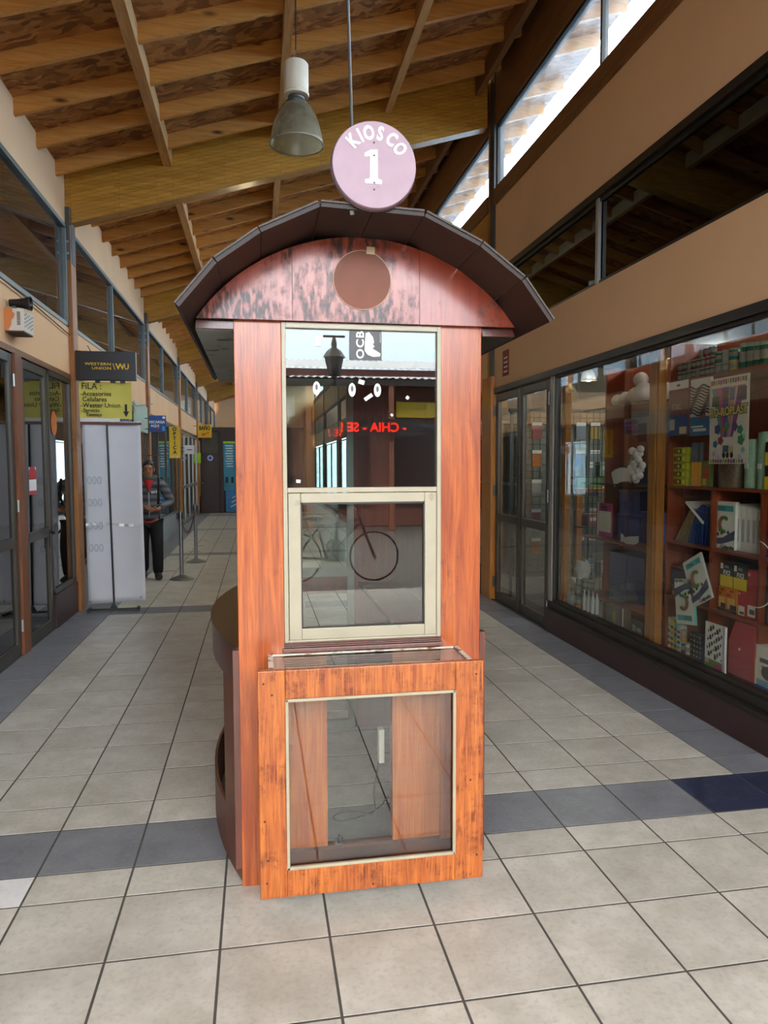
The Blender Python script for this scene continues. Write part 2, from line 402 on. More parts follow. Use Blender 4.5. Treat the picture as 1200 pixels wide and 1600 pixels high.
# ---- floor
floor = B('floor', M_GROUT, None, -4.4, 8.4, YS, YE+.5, -.12, -.0012, kind='structure')
T = .36
rows = []
y = .36
near = []
while y > YS+.05:
    near.append((max(y-T, YS), y, 'n')); y -= T
rows += near[::-1]
def bay(y0, last):
    out = [(y0, y0+.196, 'h'), (y0+.196, y0+.55, 's'), (y0+.55, y0+.778, 'h')]
    y = y0+.778
    for k in range(12): out.append((y, y+T, 'n')); y += T
    return out, y
y = .36
for k in range(6):
    r, y = bay(y, k)
    rows += r
rows = [r for r in rows if r[1] < YE]
TM = {}
def tile_mesh(wd, dp, mat):
    key = (round(wd, 3), round(dp, 3), mat.name)
    if key in TM: return TM[key]
    a, b, e = wd/2, dp/2, .0006
    me = bpy.data.meshes.new('tile')
    me.from_pydata([(-a,-b,-.01),(a,-b,-.01),(a,b,-.01),(-a,b,-.01),(-a,-b,-.0004),(a,-b,-.0004),(a,b,-.0004),(-a,b,-.0004),
                    (-a+e,-b+e,0),(a-e,-b+e,0),(a-e,b-e,0),(-a+e,b-e,0)], [],
                   [(0,1,5,4),(1,2,6,5),(2,3,7,6),(3,0,4,7),(4,5,9,8),(5,6,10,9),(6,7,11,10),(7,4,8,11),(8,9,10,11)])
    me.materials.append(mat); TM[key] = me; return me
cols = [(LX+.005, -.72, 'b')]+[(k*T, k*T+T, k) for k in range(-2, 9)]+[(3.24, 3.545, 'b')]
stuff = {}
for (ya, yb, kind) in rows:
    for (xa, xb, ck) in cols:
        if ck == 'b': mt = M_TILE_D
        elif kind == 's': mt = M_TILE_D
        else: mt = M_TILE
        if kind == 's' and abs(ya-.556) < .02 and (ck == 8 or (ck == 'b' and xa > 0)): mt = M_TILE_B
        if kind == 'h' and abs(ya-.36) < .01 and ck == -1: mt = M_TILE_W
        gx = .0044 if ck != 'b' else .002; gy = .0044
        if ck == 'b' and kind != 's': gx = .0025
        if -.75 < ya < 6.0:
            o = bpy.data.objects.new('tile', tile_mesh(xb-xa-2*gx, yb-ya-2*gy, mt)); COL.objects.link(o)
            o.parent = floor; o.location = Vector(((xa+xb)/2, (ya+yb)/2, 0))-ORG[floor]
        else:
            mb = stuff.setdefault(mt.name, (mt, MB()))[1]
            mb.box(xa+gx, xb-gx, ya+gy, yb-gy, -.01, 0)
for mt, mb in stuff.values():
    mb.build('tiles_beyond', mt, floor, kind='stuff')
# ---- pavement of the square behind the photographer
B('ground', plain('plaza_concrete', '#55544f', .8, var=.1, scale=2), None, -40, 40, -60, YS, -.12, -.02, kind='structure')
# ---- roof
SL = .308
def zr(x): return 4.50+SL*(x-LX)          # underside of the joists
ceil = struct('ceiling')
JX0, JX1 = LX-.05, 4.72
MB().prism([(-4.4, zr(LX)+.14), (LX, zr(LX)+.14), (JX1+.1, zr(JX1+.1)+.14), (JX1+.1, zr(JX1+.1)+.20), (-4.4, zr(LX)+.40)], 'y', YS, YE).build('roof_deck', M_OSB, ceil)
jm = None
jy = []
PB = [-10.2, -4.8]+POSTS+[YE+.1]
for a, b in zip(PB[:-1], PB[1:]):
    n = 8
    for k in range(1, n+1):
        yy = b-.42-(k-1)*.632
        if yy > a+.3 and yy > YS: jy.append(yy)
for yy in jy:
    if jm is None:
        jm = MB().prism([(JX0, zr(JX0)), (JX1, zr(JX1)), (JX1, zr(JX1)+.14), (JX0, zr(JX0)+.14)], 'y', yy-.023, yy+.023).build('joist', M_PINE, ceil)
        jm0 = yy
    else: copy_part(jm, ceil, (0, yy-jm0, 0))
for yy in POSTS+[YS+.1]:
    MB().prism([(LX-.02, 4.12), (RX-.05, 4.12+.291*(RX-.05-LX)), (RX-.05, zr(RX)+.14), (LX-.02, zr(LX)+.14)], 'y', yy-.085, yy+.065).build('glulam_beam', M_GLULAM, ceil)
for px, pw in ((-.045, .09), (1.16, .075), (2.36, .075)):
    for a, b in zip([YS]+POSTS, POSTS+[YE]):
        z0 = zr(px)-.035
        MB().prism([(px-pw/2, z0), (px+pw/2, z0), (px+pw/2, zr(px)+.14), (px-pw/2, zr(px)+.14)], 'y', a+.07, b-.09).build('purlin', M_PINE_Y, ceil)
B('rim_board', M_RAIL, ceil, RX-.2, RX-.14, YS, YE, zr(RX)-.14, zr(RX)+.16)
# ---- left wall
wl = struct('wall_left')
for a, b in zip([YS]+POSTS, POSTS+[YE]):
    a2, b2 = a+.1, b-.1
    B('plaster_band', M_PEACH, wl, LX-.12, LX, a2, b2, 2.55, 3.05)
    B('plaster_band', M_PEACH, wl, LX-.12, LX, a2, b2, 4.12, 4.72)
    B('head_trim', M_RAIL, wl, LX-.1, LX+.012, a2, b2, 2.50, 2.55)
for yy in POSTS:
    po = B('post', M_POST if yy < 12 else M_POST2, wl, LX-.16, LX+.05, yy-.11, yy+.09, 0, 4.12, bevel=.006)
    B('bracket', M_STEEL, po, LX+.05, LX+.056, yy-.09, yy+.07, 3.72, 4.3)
    B('bracket', M_STEEL, po, LX-.1, LX+.045, yy-.118, yy-.111, 3.75, 4.3)
    for zz in (3.82, 3.94): MB().lathe([(.012, 0), (.012, .008)], (LX+.02, yy-.126, zz), 8, 'y').build('bolt', M_ALU, po)
wn = [0]
def window(y0, y1, z0, z1, x, fm, gm, mull=(), fw_=.04, fd=.06, side=1, sill=None, gname='pane'):
    """glazed frame in a wall plane x; side=+1 looks to +X"""
    wn[0] += 1
    w_ = struct('window_%d' % wn[0], (x, (y0+y1)/2, z0))
    xa, xb = x-fd/2, x+fd/2
    B('frame_rail', fm, w_, xa, xb, y0, y1, z0, z0+fw_, bevel=.004); B('frame_rail', fm, w_, xa, xb, y0, y1, z1-fw_, z1, bevel=.004)
    B('frame_stile', fm, w_, xa, xb, y0, y0+fw_, z0, z1, bevel=.004); B('frame_stile', fm, w_, xa, xb, y1-fw_, y1, z0, z1, bevel=.004)
    ed = [y0+fw_]+sorted(mull)+[y1-fw_]
    for q in mull: B('mullion', fm, w_, xa, xb, q-fw_*.45, q+fw_*.45, z0+fw_, z1-fw_, bevel=.004)
    for a, b in zip(ed[:-1], ed[1:]):
        B(gname, gm, w_, x-.003, x+.003, a, b, z0+fw_*.6, z1-fw_*.6)
    return w_
M_FRG = plain('grey_green_frame', '#6d7471', .4, .5, var=.06)
for k, (a, b) in enumerate(zip([YS]+POSTS, POSTS+[YE])):
    m_ = [a+.1+(b-a)*.42] if k != 1 else [a+.1+(b-a)*.38]
    window(a+.1, b-.11, 3.05, 4.12, LX-.03, M_FRG, M_GLASS_UP, m_, .045, .08)
def door(name, y0, y1, z1, x, fm, gm, rail=.95, stile=.075, fd=.045, hinge=None, handle=None, bottom=.11):
    d = struct(name, (x, (y0+y1)/2, 0))
    xa, xb = x-fd/2, x+fd/2
    B('stile', fm, d, xa, xb, y0, y0+stile, .01, z1, bevel=.005); B('stile', fm, d, xa, xb, y1-stile, y1, .01, z1, bevel=.005)
    B('top_rail', fm, d, xa, xb, y0+stile, y1-stile, z1-stile, z1, bevel=.005)
    B('mid_rail', fm, d, xa, xb, y0+stile, y1-stile, rail-.04, rail+.045, bevel=.005)
    B('bottom_rail', fm, d, xa, xb, y0+stile, y1-stile, .01, bottom, bevel=.005)
    B('pane', gm, d, x-.003, x+.003, y0+stile, y1-stile, rail+.04, z1-stile); B('pane', gm, d, x-.003, x+.003, y0+stile, y1-stile, bottom, rail-.035)
    return d
dn = 0
d1 = door('door_1', 3.22, 4.05, 2.49, LX-.02, M_BRONZE, M_GLASS_D, .95)
d2 = door('door_2', 4.27, 5.03, 2.49, LX-.02, M_BRONZE, M_GLASS_D, .95)
hb = MB().tube([(LX, 4.98, .95), (LX+.055, 4.98, .95), (LX+.06, 4.88, .945)], .011, 8); hb.build('lever_handle', M_BLACK, d2, smooth=True)
B('lock_plate', M_BLACK, d2, LX+.002, LX+.012, 4.965, 4.998, .80, .97)
for z in (.25, 2.28, 1.25): MB().tube([(LX+.01, 4.065, z-.05), (LX+.01, 4.065, z+.05)], .011, 8).build('hinge', M_ALU, d1)
B('door_jamb', wood('jamb_wood', '#6b3a22', '#8f5a36', 'z', 1., .5), wl, LX-.09, LX+.02, 4.08, 4.25, 0, 2.5)
window(5.06, 5.93, .33, 2.5, LX-.02, M_BRONZE, M_GLASS_D, (), .05, .05)
B('plinth', M_PLINTH, wl, LX-.1, LX+.02, 5.06, 5.92, 0, .33)
window(.74, 3.2, .33, 2.5, LX-.02, M_BRONZE, M_GLASS_D, (2.0,), .05, .05)
B('plinth', M_PLINTH, wl, LX-.1, LX+.02, .74, 3.2, 0, .33)
window(YS+.1, .5, .33, 2.5, LX-.02, M_BRONZE, M_GLASS_D, (-.4,), .05, .05)
B('plinth', M_PLINTH, wl, LX-.1, LX+.02, YS+.1, .5, 0, .33)
# further shops on the left
M_GREYPL = plain('grey_plinth', '#7d8284', .6, var=.1)
for (a, b) in ((6.16, 11.28), (11.55, 16.7)):
    window(a, b, .45, 2.5, LX-.02, M_BRONZE, M_GLASS, [a+(b-a)*q for q in (.25, .5, .75)], .05, .05)
    B('plinth', M_GREYPL, wl, LX-.1, LX+.03, a, b, 0, .45)
for q, (a, b) in enumerate(((17.0, 18.2), (18.25, 19.5), (19.55, 20.8), (20.85, 22.1))):
    door('door_%d' % (6+q), a, b, 2.5, LX-.02, M_ALU, M_GLASS, 1.0)
for (a, b) in ((22.45, 27.6), (27.85, 32.9)):
    window(a, b, .45, 2.5, LX-.02, M_BRONZE, M_GLASS, [(a+b)/2], .05, .05); B('plinth', M_GREYPL, wl, LX-.1, LX+.03, a, b, 0, .45)
B('pale_panel', plain('pale_green_panel', '#a9bfae', .5, var=.05), wl, LX+.005, LX+.03, 9.9, 11.25, 2.16, 2.62)
# dark rooms behind the left shopfronts
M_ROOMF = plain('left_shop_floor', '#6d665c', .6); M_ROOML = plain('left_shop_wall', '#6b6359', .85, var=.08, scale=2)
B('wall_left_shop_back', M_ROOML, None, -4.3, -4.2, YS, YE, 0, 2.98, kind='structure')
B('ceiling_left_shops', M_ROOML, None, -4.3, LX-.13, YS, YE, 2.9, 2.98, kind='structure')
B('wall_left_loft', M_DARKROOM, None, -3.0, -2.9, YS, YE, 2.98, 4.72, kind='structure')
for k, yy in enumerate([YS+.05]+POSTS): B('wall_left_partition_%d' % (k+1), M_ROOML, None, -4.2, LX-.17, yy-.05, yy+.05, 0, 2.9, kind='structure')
# ---- right wall
wr = struct('wall_right')
RP = [.55, 5.92, 11.4, 16.85, 22.3, 27.7]
for k, (a, b) in enumerate(zip([YS]+RP, RP+[YE])):
    a2, b2 = (a if k == 1 else a+.12), (b if k == 0 else b-.12)
    B('plaster_band', M_PEACH, wr, RX, RX+.1, a2, b2, 2.46, 3.03)
    B('plaster_band', M_PEACH if k < 2 else M_GLULAM, wr, RX, RX+.1, a2, b2, 3.76, 4.53)
    B('wood_rail', M_RAIL, wr, RX-.025, RX+.1, a2, b2, 4.53, 4.71)
    B('head_board', M_RAIL, wr, RX-.01, RX+.1, a2, b2, 5.43, 6.1)
    B('ledge_trim', M_DARKFR, wr, RX-.015, RX+.06, a2, b2, 3.71, 3.77)
    mm = {0: [-.4], 1: [3.25]}.get(k, [(a+b)/2])
    window(a2, b2, 4.71, 5.43, RX+.04, M_DARKFR, M_GLASS_CL, mm, .03, .06)
    window(a2, b2, 3.03, 3.71, RX+.04, M_DARKFR, M_GLASS_T, [], .03, .05)
    if k < 2: B('transom_mullion', M_ALU, wr, RX, RX+.03, mm[0]-.02, mm[0]+.02, 3.04, 3.71)
for yy in RP[1:]:
    B('steel_post', plain('dark_steel', '#4b4a49', .5, .5), wr, RX-.02, RX+.1, yy-.13, yy+.02, 2.4, 6.0)
    B('post', M_GLULAM, wr, RX-.0, RX+.1, yy+.02, yy+.14, 2.4, 6.0)
    B('door_post', M_POST2, wr, RX-.05, RX+.1, yy-.16, yy+.18, 0, 2.6, bevel=.005)
# loft behind the dark transom and shop room behind the glass
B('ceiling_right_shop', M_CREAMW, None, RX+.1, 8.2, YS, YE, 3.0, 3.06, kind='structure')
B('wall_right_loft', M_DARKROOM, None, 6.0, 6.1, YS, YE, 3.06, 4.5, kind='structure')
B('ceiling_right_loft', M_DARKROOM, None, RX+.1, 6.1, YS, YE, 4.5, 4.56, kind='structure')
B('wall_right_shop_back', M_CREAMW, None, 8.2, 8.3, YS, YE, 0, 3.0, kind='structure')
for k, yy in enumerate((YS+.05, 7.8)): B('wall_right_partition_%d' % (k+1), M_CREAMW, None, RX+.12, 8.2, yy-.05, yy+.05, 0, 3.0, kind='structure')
# shop window and double door on the right
B('plinth', M_PLINTH, wr, RX-.03, RX+.12, YS, 4.14, 0, .20)
B('sill', M_DARKFR, wr, RX-.05, RX+.1, YS, 4.14, .20, .225, bevel=.004)
B('sill_step', M_DARKFR, wr, RX-.01, RX+.1, YS, 4.14, .225, .29)
B('head_trim', M_DARKFR, wr, RX-.02, RX+.1, YS, 5.8, 2.40, 2.46)
window(.62, 4.06, .28, 2.41, RX+.03, M_DARKFR, M_GLASS, (), .035, .05)
window(YS+.05, .56, .28, 2.41, RX+.03, M_DARKFR, M_GLASS, (), .035, .05)
B('door_frame_post', plain('pale_aluminium', '#9b978c', .4, .4), wr, RX-.005, RX+.06, 4.07, 4.14, .2, 2.42)
d3 = door('door_3', 4.16, 4.93, 2.38, RX+.02, M_BRONZE, M_GLASS, .975, .08)
d4 = door('door_4', 4.95, 5.72, 2.38, RX+.02, M_BRONZE, M_GLASS, .975, .08)
for d_, yy in ((d3, 4.155), (d4, 5.725)):
    for z in (.22, 1.28, 2.2): MB().tube([(RX-.012, yy, z-.06), (RX-.012, yy, z+.06)], .012, 8).build('hinge', M_STEEL, d_)
B('lock_plate', M_BLACK, d3, RX-.012, RX-.002, 4.86, 4.91, .9, 1.05)
for (a, b) in ((6.12, 11.2), (11.6, 16.7), (17.0, 22.1), (22.5, 27.5), (27.9, 32.8)):
    B('plinth', M_PLINTH, wr, RX-.03, RX+.12, a, b, 0, .3); window(a, b, .3, 2.41, RX+.03, M_DARKFR, M_GLASS, [(a+b)/2], .035, .05)
B('wall_far', M_PEACH, None, LX-.1, RX+.1, YE, YE+.1, 0, 6.4, kind='structure')
# ================================================================== the kiosk
K = thing('kiosk', 'orange varnished wooden kiosk with arched brown roof standing on the tiled floor', 'kiosk', (1.245, 1.15, 0))
KX0, KX1, KF, KB = .785, 1.705, .345, 1.95
KC = 1.243
# front boards
B('front_board', M_KPANEL, K, KX0, .953, KF, KF+.03, .0, 2.10, bevel=.002)
B('front_board', M_KPANEL, K, 1.547, KX1, KF, KF+.03, .0, 2.10, bevel=.002)
B('case_back_board', M_KLINE, K, .953, 1.108, KF+.008, KF+.03, .03, .885)
B('case_back_board', M_KLINE, K, 1.378, 1.547, KF+.008, KF+.03, .03, .885)
B('case_back_edge', M_KLINE, K, 1.36, 1.378, KF+.005, KF+.06, .03, .885)
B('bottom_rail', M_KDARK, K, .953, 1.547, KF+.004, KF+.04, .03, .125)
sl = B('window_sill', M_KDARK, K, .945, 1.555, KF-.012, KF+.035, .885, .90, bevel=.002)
for zz in (.902, .909, .916): B('sill_bead', M_KDARK, sl, .95, 1.55, KF-.004, KF+.03, zz, zz+.005)
# front window
fr = MB().box(.953, .969, KF-.008, KF+.032, .922, 2.095).box(1.531, 1.547, KF-.008, KF+.032, .922, 2.095).box(.969, 1.531, KF-.008, KF+.032, 2.074, 2.095).box(.969, 1.531, KF-.008, KF+.032, .922, .93)
wf = fr.build('window_frame', M_CREAM, K, bevel=.002)
B('upper_pane', M_GLASS_K, K, .966, 1.534, KF+.006, KF+.012, 1.48, 2.078)
B('meeting_rail', M_CREAM, K, .969, 1.531, KF-.006, KF+.026, 1.478, 1.496, bevel=.002)
sh = MB().box(.971, 1.017, KF-.006, KF+.022, .93, 1.476).box(1.484, 1.53, KF-.006, KF+.022, .93, 1.476).box(1.017, 1.484, KF-.006, KF+.022, 1.44, 1.476).box(1.017, 1.484, KF-.006, KF+.022, .93, .972)
sash = sh.build('window_sash', M_CREAM, K, bevel=.003)
B('gasket', M_BLACK, sash, 1.017, 1.484, KF-.002, KF+.002, 1.434, 1.44); B('gasket', M_BLACK, sash, 1.017, 1.484, KF-.002, KF+.002, .972, .977)
B('gasket', M_BLACK, sash, 1.017, 1.022, KF-.002, KF+.002, .972, 1.44); B('gasket', M_BLACK, sash, 1.479, 1.484, KF-.002, KF+.002, .972, 1.44)
B('pane', M_GLASS_K, sash, 1.017, 1.484, KF+.004, KF+.01, .97, 1.444)
# stickers on the glass
st = B('sticker', plain('sticker_black', '#1c1c1e', .4), K, 1.202, 1.322, KF+.0035, KF+.005, 1.966, 2.074, label='black sticker with white letters and face profile')
MW = plain('sticker_white', '#e8e8e6', .5, var=.02)
text('OCB', .05, MW, st, (1.243, KF+.003, 2.02), FRONT, bold=.0012, rot=PI/2, sxy=(.9, .8), spacing=1.15)
MB().prism([(1.262, 2.064), (1.275, 2.068), (1.29, 2.05), (1.294, 2.03), (1.289, 2.024), (1.295, 2.016), (1.288, 2.008), (1.302, 2.0), (1.318, 1.99), (1.316, 1.98), (1.29, 1.978), (1.27, 1.985), (1.258, 2.0)], 'y', KF+.002, KF+.0032).build('face_profile', MW, st)
B('sticker_line', MW, st, 1.3165, 1.3175, KF+.002, KF+.0032, 2.03, 2.068)
def oval(x, z, a, b): return [(x+a*math.cos(2*PI*k/16), z+b*math.sin(2*PI*k/16)) for k in range(16)]
for (ox, oz) in ((1.08, 1.86), (1.211, 1.856), (1.306, 1.856)):
    s_ = MB().prism(oval(ox, oz, .0135, .025), 'y', KF+.0035, KF+.005).build('oval_sticker', MW, K, label='white oval sticker on the glass')
    MB().prism(oval(ox, oz+.004, .005, .011), 'y', KF+.0025, KF+.0034).build('print', plain('sticker_grey', '#5a5c5e', .5), s_)
for q, (ox, oz, a, w_, h_) in enumerate(((1.246, 1.885, .3, .022, .016), (1.272, 1.83, -.6, .034, .014), (1.087, 2.03, 0, .02, .035), (1.01, 1.52, .1, .016, .012), (1.42, 1.83, .6, .012, .012), (1.36, 1.765, .9, .01, .008))):
    MB().obox((ox, KF+.004, oz), (w_, .001, h_), Matrix.Rotation(a, 3, 'Y')).build('paper_scrap', MW, K)
# display case on the front
D0, D1, DZ0, DZ1 = .852, 1.648, .083, .883
DC = B('display_case', M_KDARK, K, .90, 1.606, .14, KF, .095, .115, label='glazed display case hung on the kiosk front')
B('frame_stile', M_KBOX, DC, D0, .945, .112, .138, DZ0, DZ1, bevel=.003); B('frame_stile', M_KBOX, DC, 1.544, D1, .112, .138, DZ0, DZ1, bevel=.003)
B('frame_rail', M_KBOX, DC, .945, 1.544, .112, .138, .782, DZ1, bevel=.003); B('frame_rail', M_KBOX, DC, .945, 1.544, .112, .138, DZ0, .182, bevel=.003)
M_BEAD = plain('glazing_bead', '#a49c86', .45, var=.1, scale=12)
B('bead', M_BEAD, DC, .945, 1.544, .106, .118, .773, .783, bevel=.002); B('bead', M_BEAD, DC, .945, 1.544, .106, .118, .181, .192, bevel=.002)
B('bead', M_BEAD, DC, .944, .955, .106, .118, .181, .783, bevel=.002); B('bead', M_BEAD, DC, 1.534, 1.545, .106, .118, .181, .783, bevel=.002)
B('front_pane', glass('case_glass', '#eef0ec', .035), DC, .95, 1.54, .122, .127, .186, .779)
B('top_pane', glass('case_top_glass', '#e4ebe2', .05), DC, .905, 1.60, .136, KF-.002, .872, .877)
B('side_panel', M_KLINE, DC, .893, .905, .138, KF, .095, .875); B('side_panel', M_KLINE, DC, 1.60, 1.612, .138, KF, .095, .875)
M_SEAL = plain('white_sealant', '#d9d6cc', .6, dirt=('#7a4a30', 30, .52))
B('sealant', M_SEAL, DC, .89, .908, .14, KF, .876, .880); B('sealant', M_SEAL, DC, 1.597, 1.615, .14, KF, .876, .880); B('sealant', M_SEAL, DC, .90, 1.605, KF-.012, KF, .876, .880)
for (a, z) in ((.872, .84), (.87, .36), (.875, .14), (.9, .80), (1.245, .10), (1.62, .835), (1.625, .17), (.88, .22), (1.60, .45)): MB().lathe([(.004, -.0006), (.004, .001)], (a, .1115, z), 8, 'y').build('screw_head', plain('rusty_screw', '#3a1e12', .6), DC)
B('latch', M_STEEL, K, 1.135, 1.165, KF-.004, KF+.006, .128, .155)
MB().tube([(1.15, KF-.01, .14), (1.15, KF-.01, .17)], .006, 8).build('latch', M_STEEL, K)
# power strip and its cable inside
B('power_strip', M_WHITE, K, 1.335, 1.358, .52, .56, .36, .50, bevel=.003, label='white power strip inside the kiosk')
cb = [(1.34, .54, .36), (1.32, .6, .2), (1.36, .72, .03), (1.25, .86, .012), (1.16, .80, .012), (1.2, .74, .012), (1.36, .80, .012), (1.45, .95, .012)]
for _ in range(3): cb = [cb[0]]+[tuple(Vector(a).lerp(Vector(b), f_)) for a, b in zip(cb[:-1], cb[1:]) for f_ in (.25, .75)]+[cb[-1]]
MB().tube(cb, .0045, 6).build('cable', M_BLACK, K, smooth=True)
# body sides, back, interior
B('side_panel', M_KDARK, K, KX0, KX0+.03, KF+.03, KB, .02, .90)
B('side_panel', M_KINT, K, KX1-.03, KX1, KF+.03, KB, .02, 2.10)
B('corner_post', M_CREAM, K, KX0, KX0+.04, KF+.03, KF+.075, .90, 2.08); B('corner_post', M_CREAM, K, KX0, KX0+.04, KB-.05, KB, .90, 2.08)
B('side_mullion', M_CREAM, K, KX0, KX0+.03, 1.12, 1.16, .95, 2.04)
B('side_rail', M_CREAM, K, KX0, KX0+.035, KF+.07, KB-.05, .90, .95); B('side_rail', M_CREAM, K, KX0, KX0+.035, KF+.07, KB-.05, 2.04, 2.09)
B('side_pane', M_GLASS, K, KX0+.013, KX0+.018, KF+.07, 1.12, .95, 2.04); B('side_pane', M_GLASS, K, KX0+.013, KX0+.018, 1.16, KB-.05, .95, 2.04)
B('rear_panel', M_KINT, K, 1.42, KX1-.03, KB-.03, KB, .0, 2.08)
B('rear_panel', M_KINT, K, .815, 1.42, KB-.03, KB, .82, .92)
M_AG = plain('worn_aluminium', '#9a9a96', .4, .4, var=.1)
for (a, b, c, d) in ((.83, .87, .0, 2.08), (1.38, 1.42, .0, 2.08), (.87, 1.38, 2.04, 2.08), (.87, 1.38, .92, .97), (.87, 1.38, .0, .05), (1.1, 1.13, .05, .82)):
    B('rear_frame', M_AG, K, a, b, KB-.035, KB-.005, c, d)
B('rear_pane', M_GLASS, K, .87, 1.38, KB-.02, KB-.015, .97, 2.04)
B('inner_counter', M_KINT, K, 1.45, 1.675, .8, KB-.03, .86, .885)
# curved counters at both sides
CR, CYc = 2.1875, 1.15
def bulge(y): return math.sqrt(CR*CR-(y-CYc)**2)-(CR-.14)
def arc(y0, y1, n): return [y0+(y1-y0)*k/n for k in range(n+1)]
for s in (-1, 1):
    ex = KX0 if s < 0 else KX1
    def cx(y, extra=0): return ex+s*(max(bulge(y), 0)+extra)
    ys = arc(.38, 1.92, 24)
    pts = [(cx(y_), y_) for y_ in ys]+[(ex, 1.92), (ex, .38)]
    cm = wood('kiosk_counter', '#3a2a24', '#54392e', 'y', 1., .28, coat=.5, streak=.3)
    ct = MB().prism([(ex+s*(max(bulge(y_), .002)+.006), y_) for y_ in ys]+[(ex+s*.0, 1.92), (ex+s*.0, .38)], 'z', .878, .902).build('curved_counter', cm, K, smooth='auto')
    def strip(y0, y1, z0, z1, n=16, th=.012):
        m_ = MB(); yy = arc(y0, y1, n)
        out = [(cx(q)+s*.0, q) for q in yy]; inn = [(cx(q)-s*th, q) for q in yy][::-1]
        return m_.prism(out+inn, 'z', z0, z1)
    strip(.38, 1.92, .752, .878).build('counter_apron', M_KDARK, ct, smooth='auto')
    strip(.38, 1.92, .0, .215).build('curved_kick', wood('kiosk_kick', '#5a3020', '#7c4a34', 'z', 1., .45, wear=('#8a7058', .42, 6.)), K, smooth='auto')
    strip(.38, .60, .215, .752, 6).build('curved_end', wood('kiosk_kick', '', ''), K, smooth='auto')
    B('end_strip', M_KDARK, K, min(ex, ex+s*.022), max(ex, ex+s*.022), .345, .385, .07 if s < 0 else .05, .93 if s > 0 else .90)
# arched fascia in three boards
FR, FCZ = .716, 1.683
def fz(x): return FCZ+math.sqrt(max(FR*FR-(x-KC)**2, 0))
FZ0 = 2.097
hw = math.sqrt(FR*FR-(FZ0-FCZ)**2)
for a, b in ((KC-hw, .993), (.9945, 1.459), (1.4605, KC+hw)):
    n = 14; xs = [a+(b-a)*k/n for k in range(n+1)]
    MB().prism([(x_, max(fz(x_), FZ0)) for x_ in xs]+[(b, FZ0-.001), (a, FZ0-.001)], 'y', .318, .342).build('fascia_board', M_KFASCIA, K)
MD = MB().lathe([(.104, 0), (.104, -.003)], (1.246, .317, 2.247), 40, 'y').build('round_plaque', plain('plaque_brown', '#7a4530', .6, var=.12, scale=9, bump=.2), K, label='plain brown round plaque')
MB().tube([(1.246+.105*math.cos(t*PI/20), .316, 2.247+.105*math.sin(t*PI/20)) for t in range(40)], .0022, 5, closed=True).build('plaque_rim', plain('pale_wood_edge', '#c9a58c', .6), MD)
MB().obox((1.277, .3135, 2.353), (.03, .002, .026), Matrix.Rotation(.05, 3, 'Y')).build('tape_piece', plain('masking_tape', '#cdbb98', .6), K)
# arched roof in flat facets
RRo = .742
vx = [.628, .747, .884, 1.073, 1.413, 1.603, 1.750, 1.852]
vz = [2.072, 2.214, 2.313, 2.403, 2.391, 2.304, 2.197, 2.062]
for k in range(7):
    p0, p1 = Vector((vx[k], vz[k])), Vector((vx[k+1], vz[k+1])); d = (p1-p0).normalized(); n_ = Vector((-d.y, d.x))
    seg = [(0, 1)] if k != 3 else [(0, .5), (.5, 1)]
    for a, b in seg:
        q0 = p0+(p1-p0)*a+d*.0012; q1 = p0+(p1-p0)*b-d*.0012
        o_ = MB().prism([tuple(q0), tuple(q1), tuple(q1+n_*.02), tuple(q0+n_*.02)], 'y', .04, 2.02).build('roof_panel', M_KROOF, K)
        MB().prism([tuple(q0+n_*.014), tuple(q1+n_*.014), tuple(q1+n_*.02), tuple(q0+n_*.02)], 'y', .034, .04).build('edge_trim', plain('roof_edge_metal', '#4d4641', .6, .0, var=.2, scale=20), o_)
M_SOFL = plain('soffit_grey_paint', '#8f928c', .6, var=.12, scale=5, dirt=('#2c2722', 11, .6))
B('soffit', M_SOFL, K, .652, KX0, .36, 1.98, 2.06, 2.072); B('soffit', M_KROOF, K, KX1, 1.834, .36, 1.98, 2.06, 2.072)
for a, b in ((.655, KX0), (KX1, 1.83)):
    for q in range(3): B('eave_moulding', M_KDARK, K, a, b, .328+q*.01, .345+q*.01, 2.062+q*.011, 2.072+q*.011)
B('kiosk_ceiling', M_KINT, K, KX0, KX1, KF+.03, KB, 2.098, 2.115)
MB().prism([(x_, fz(x_)-.01) for x_ in [KC-hw+2*hw*k/20 for k in range(21)]]+[(KC+hw, FZ0-.02), (KC-hw, FZ0-.02)], 'y', KB, KB+.02).build('rear_gable', M_KDARK, K)
# ---- round KIOSCO 1 sign hung over the roof edge
SG = thing('round_sign', 'round mauve sign reading KIOSCO 1 hung above the kiosk roof', 'sign', (1.243, .02, 2.39))
M_MAUVE = plain('sign_mauve', '#ab91a0', .5, var=.06, scale=16, dirt=('#8a707a', 45, .68))
sc_ = (1.243, .02, 2.531); SR = .1355
MB().lathe([(SR-.002, -.012), (SR, -.009), (SR, .009), (SR-.002, .012)], sc_, 56, 'y').build('disc', M_MAUVE, SG, smooth='auto')
MB().tube([(sc_[0]+SR*math.cos(t*PI/28), .031, sc_[2]+SR*math.sin(t*PI/28)) for t in range(56)], .004, 6, closed=True).build('rim', plain('sign_rim', '#5b4650', .5), SG)
M_LET = plain('sign_white', '#f4f6f6', .45, var=.01)
for ch, an in zip('KIOSCO', (136, 118, 101, 79, 56, 33)):
    r_ = .096; t_ = math.radians(an)
    text(ch, .064, M_LET, SG, (sc_[0]+r_*math.cos(t_), .0065, sc_[2]+r_*math.sin(t_)), FRONT, bold=.0026, rot=t_-PI/2, sxy=(.66, .92))
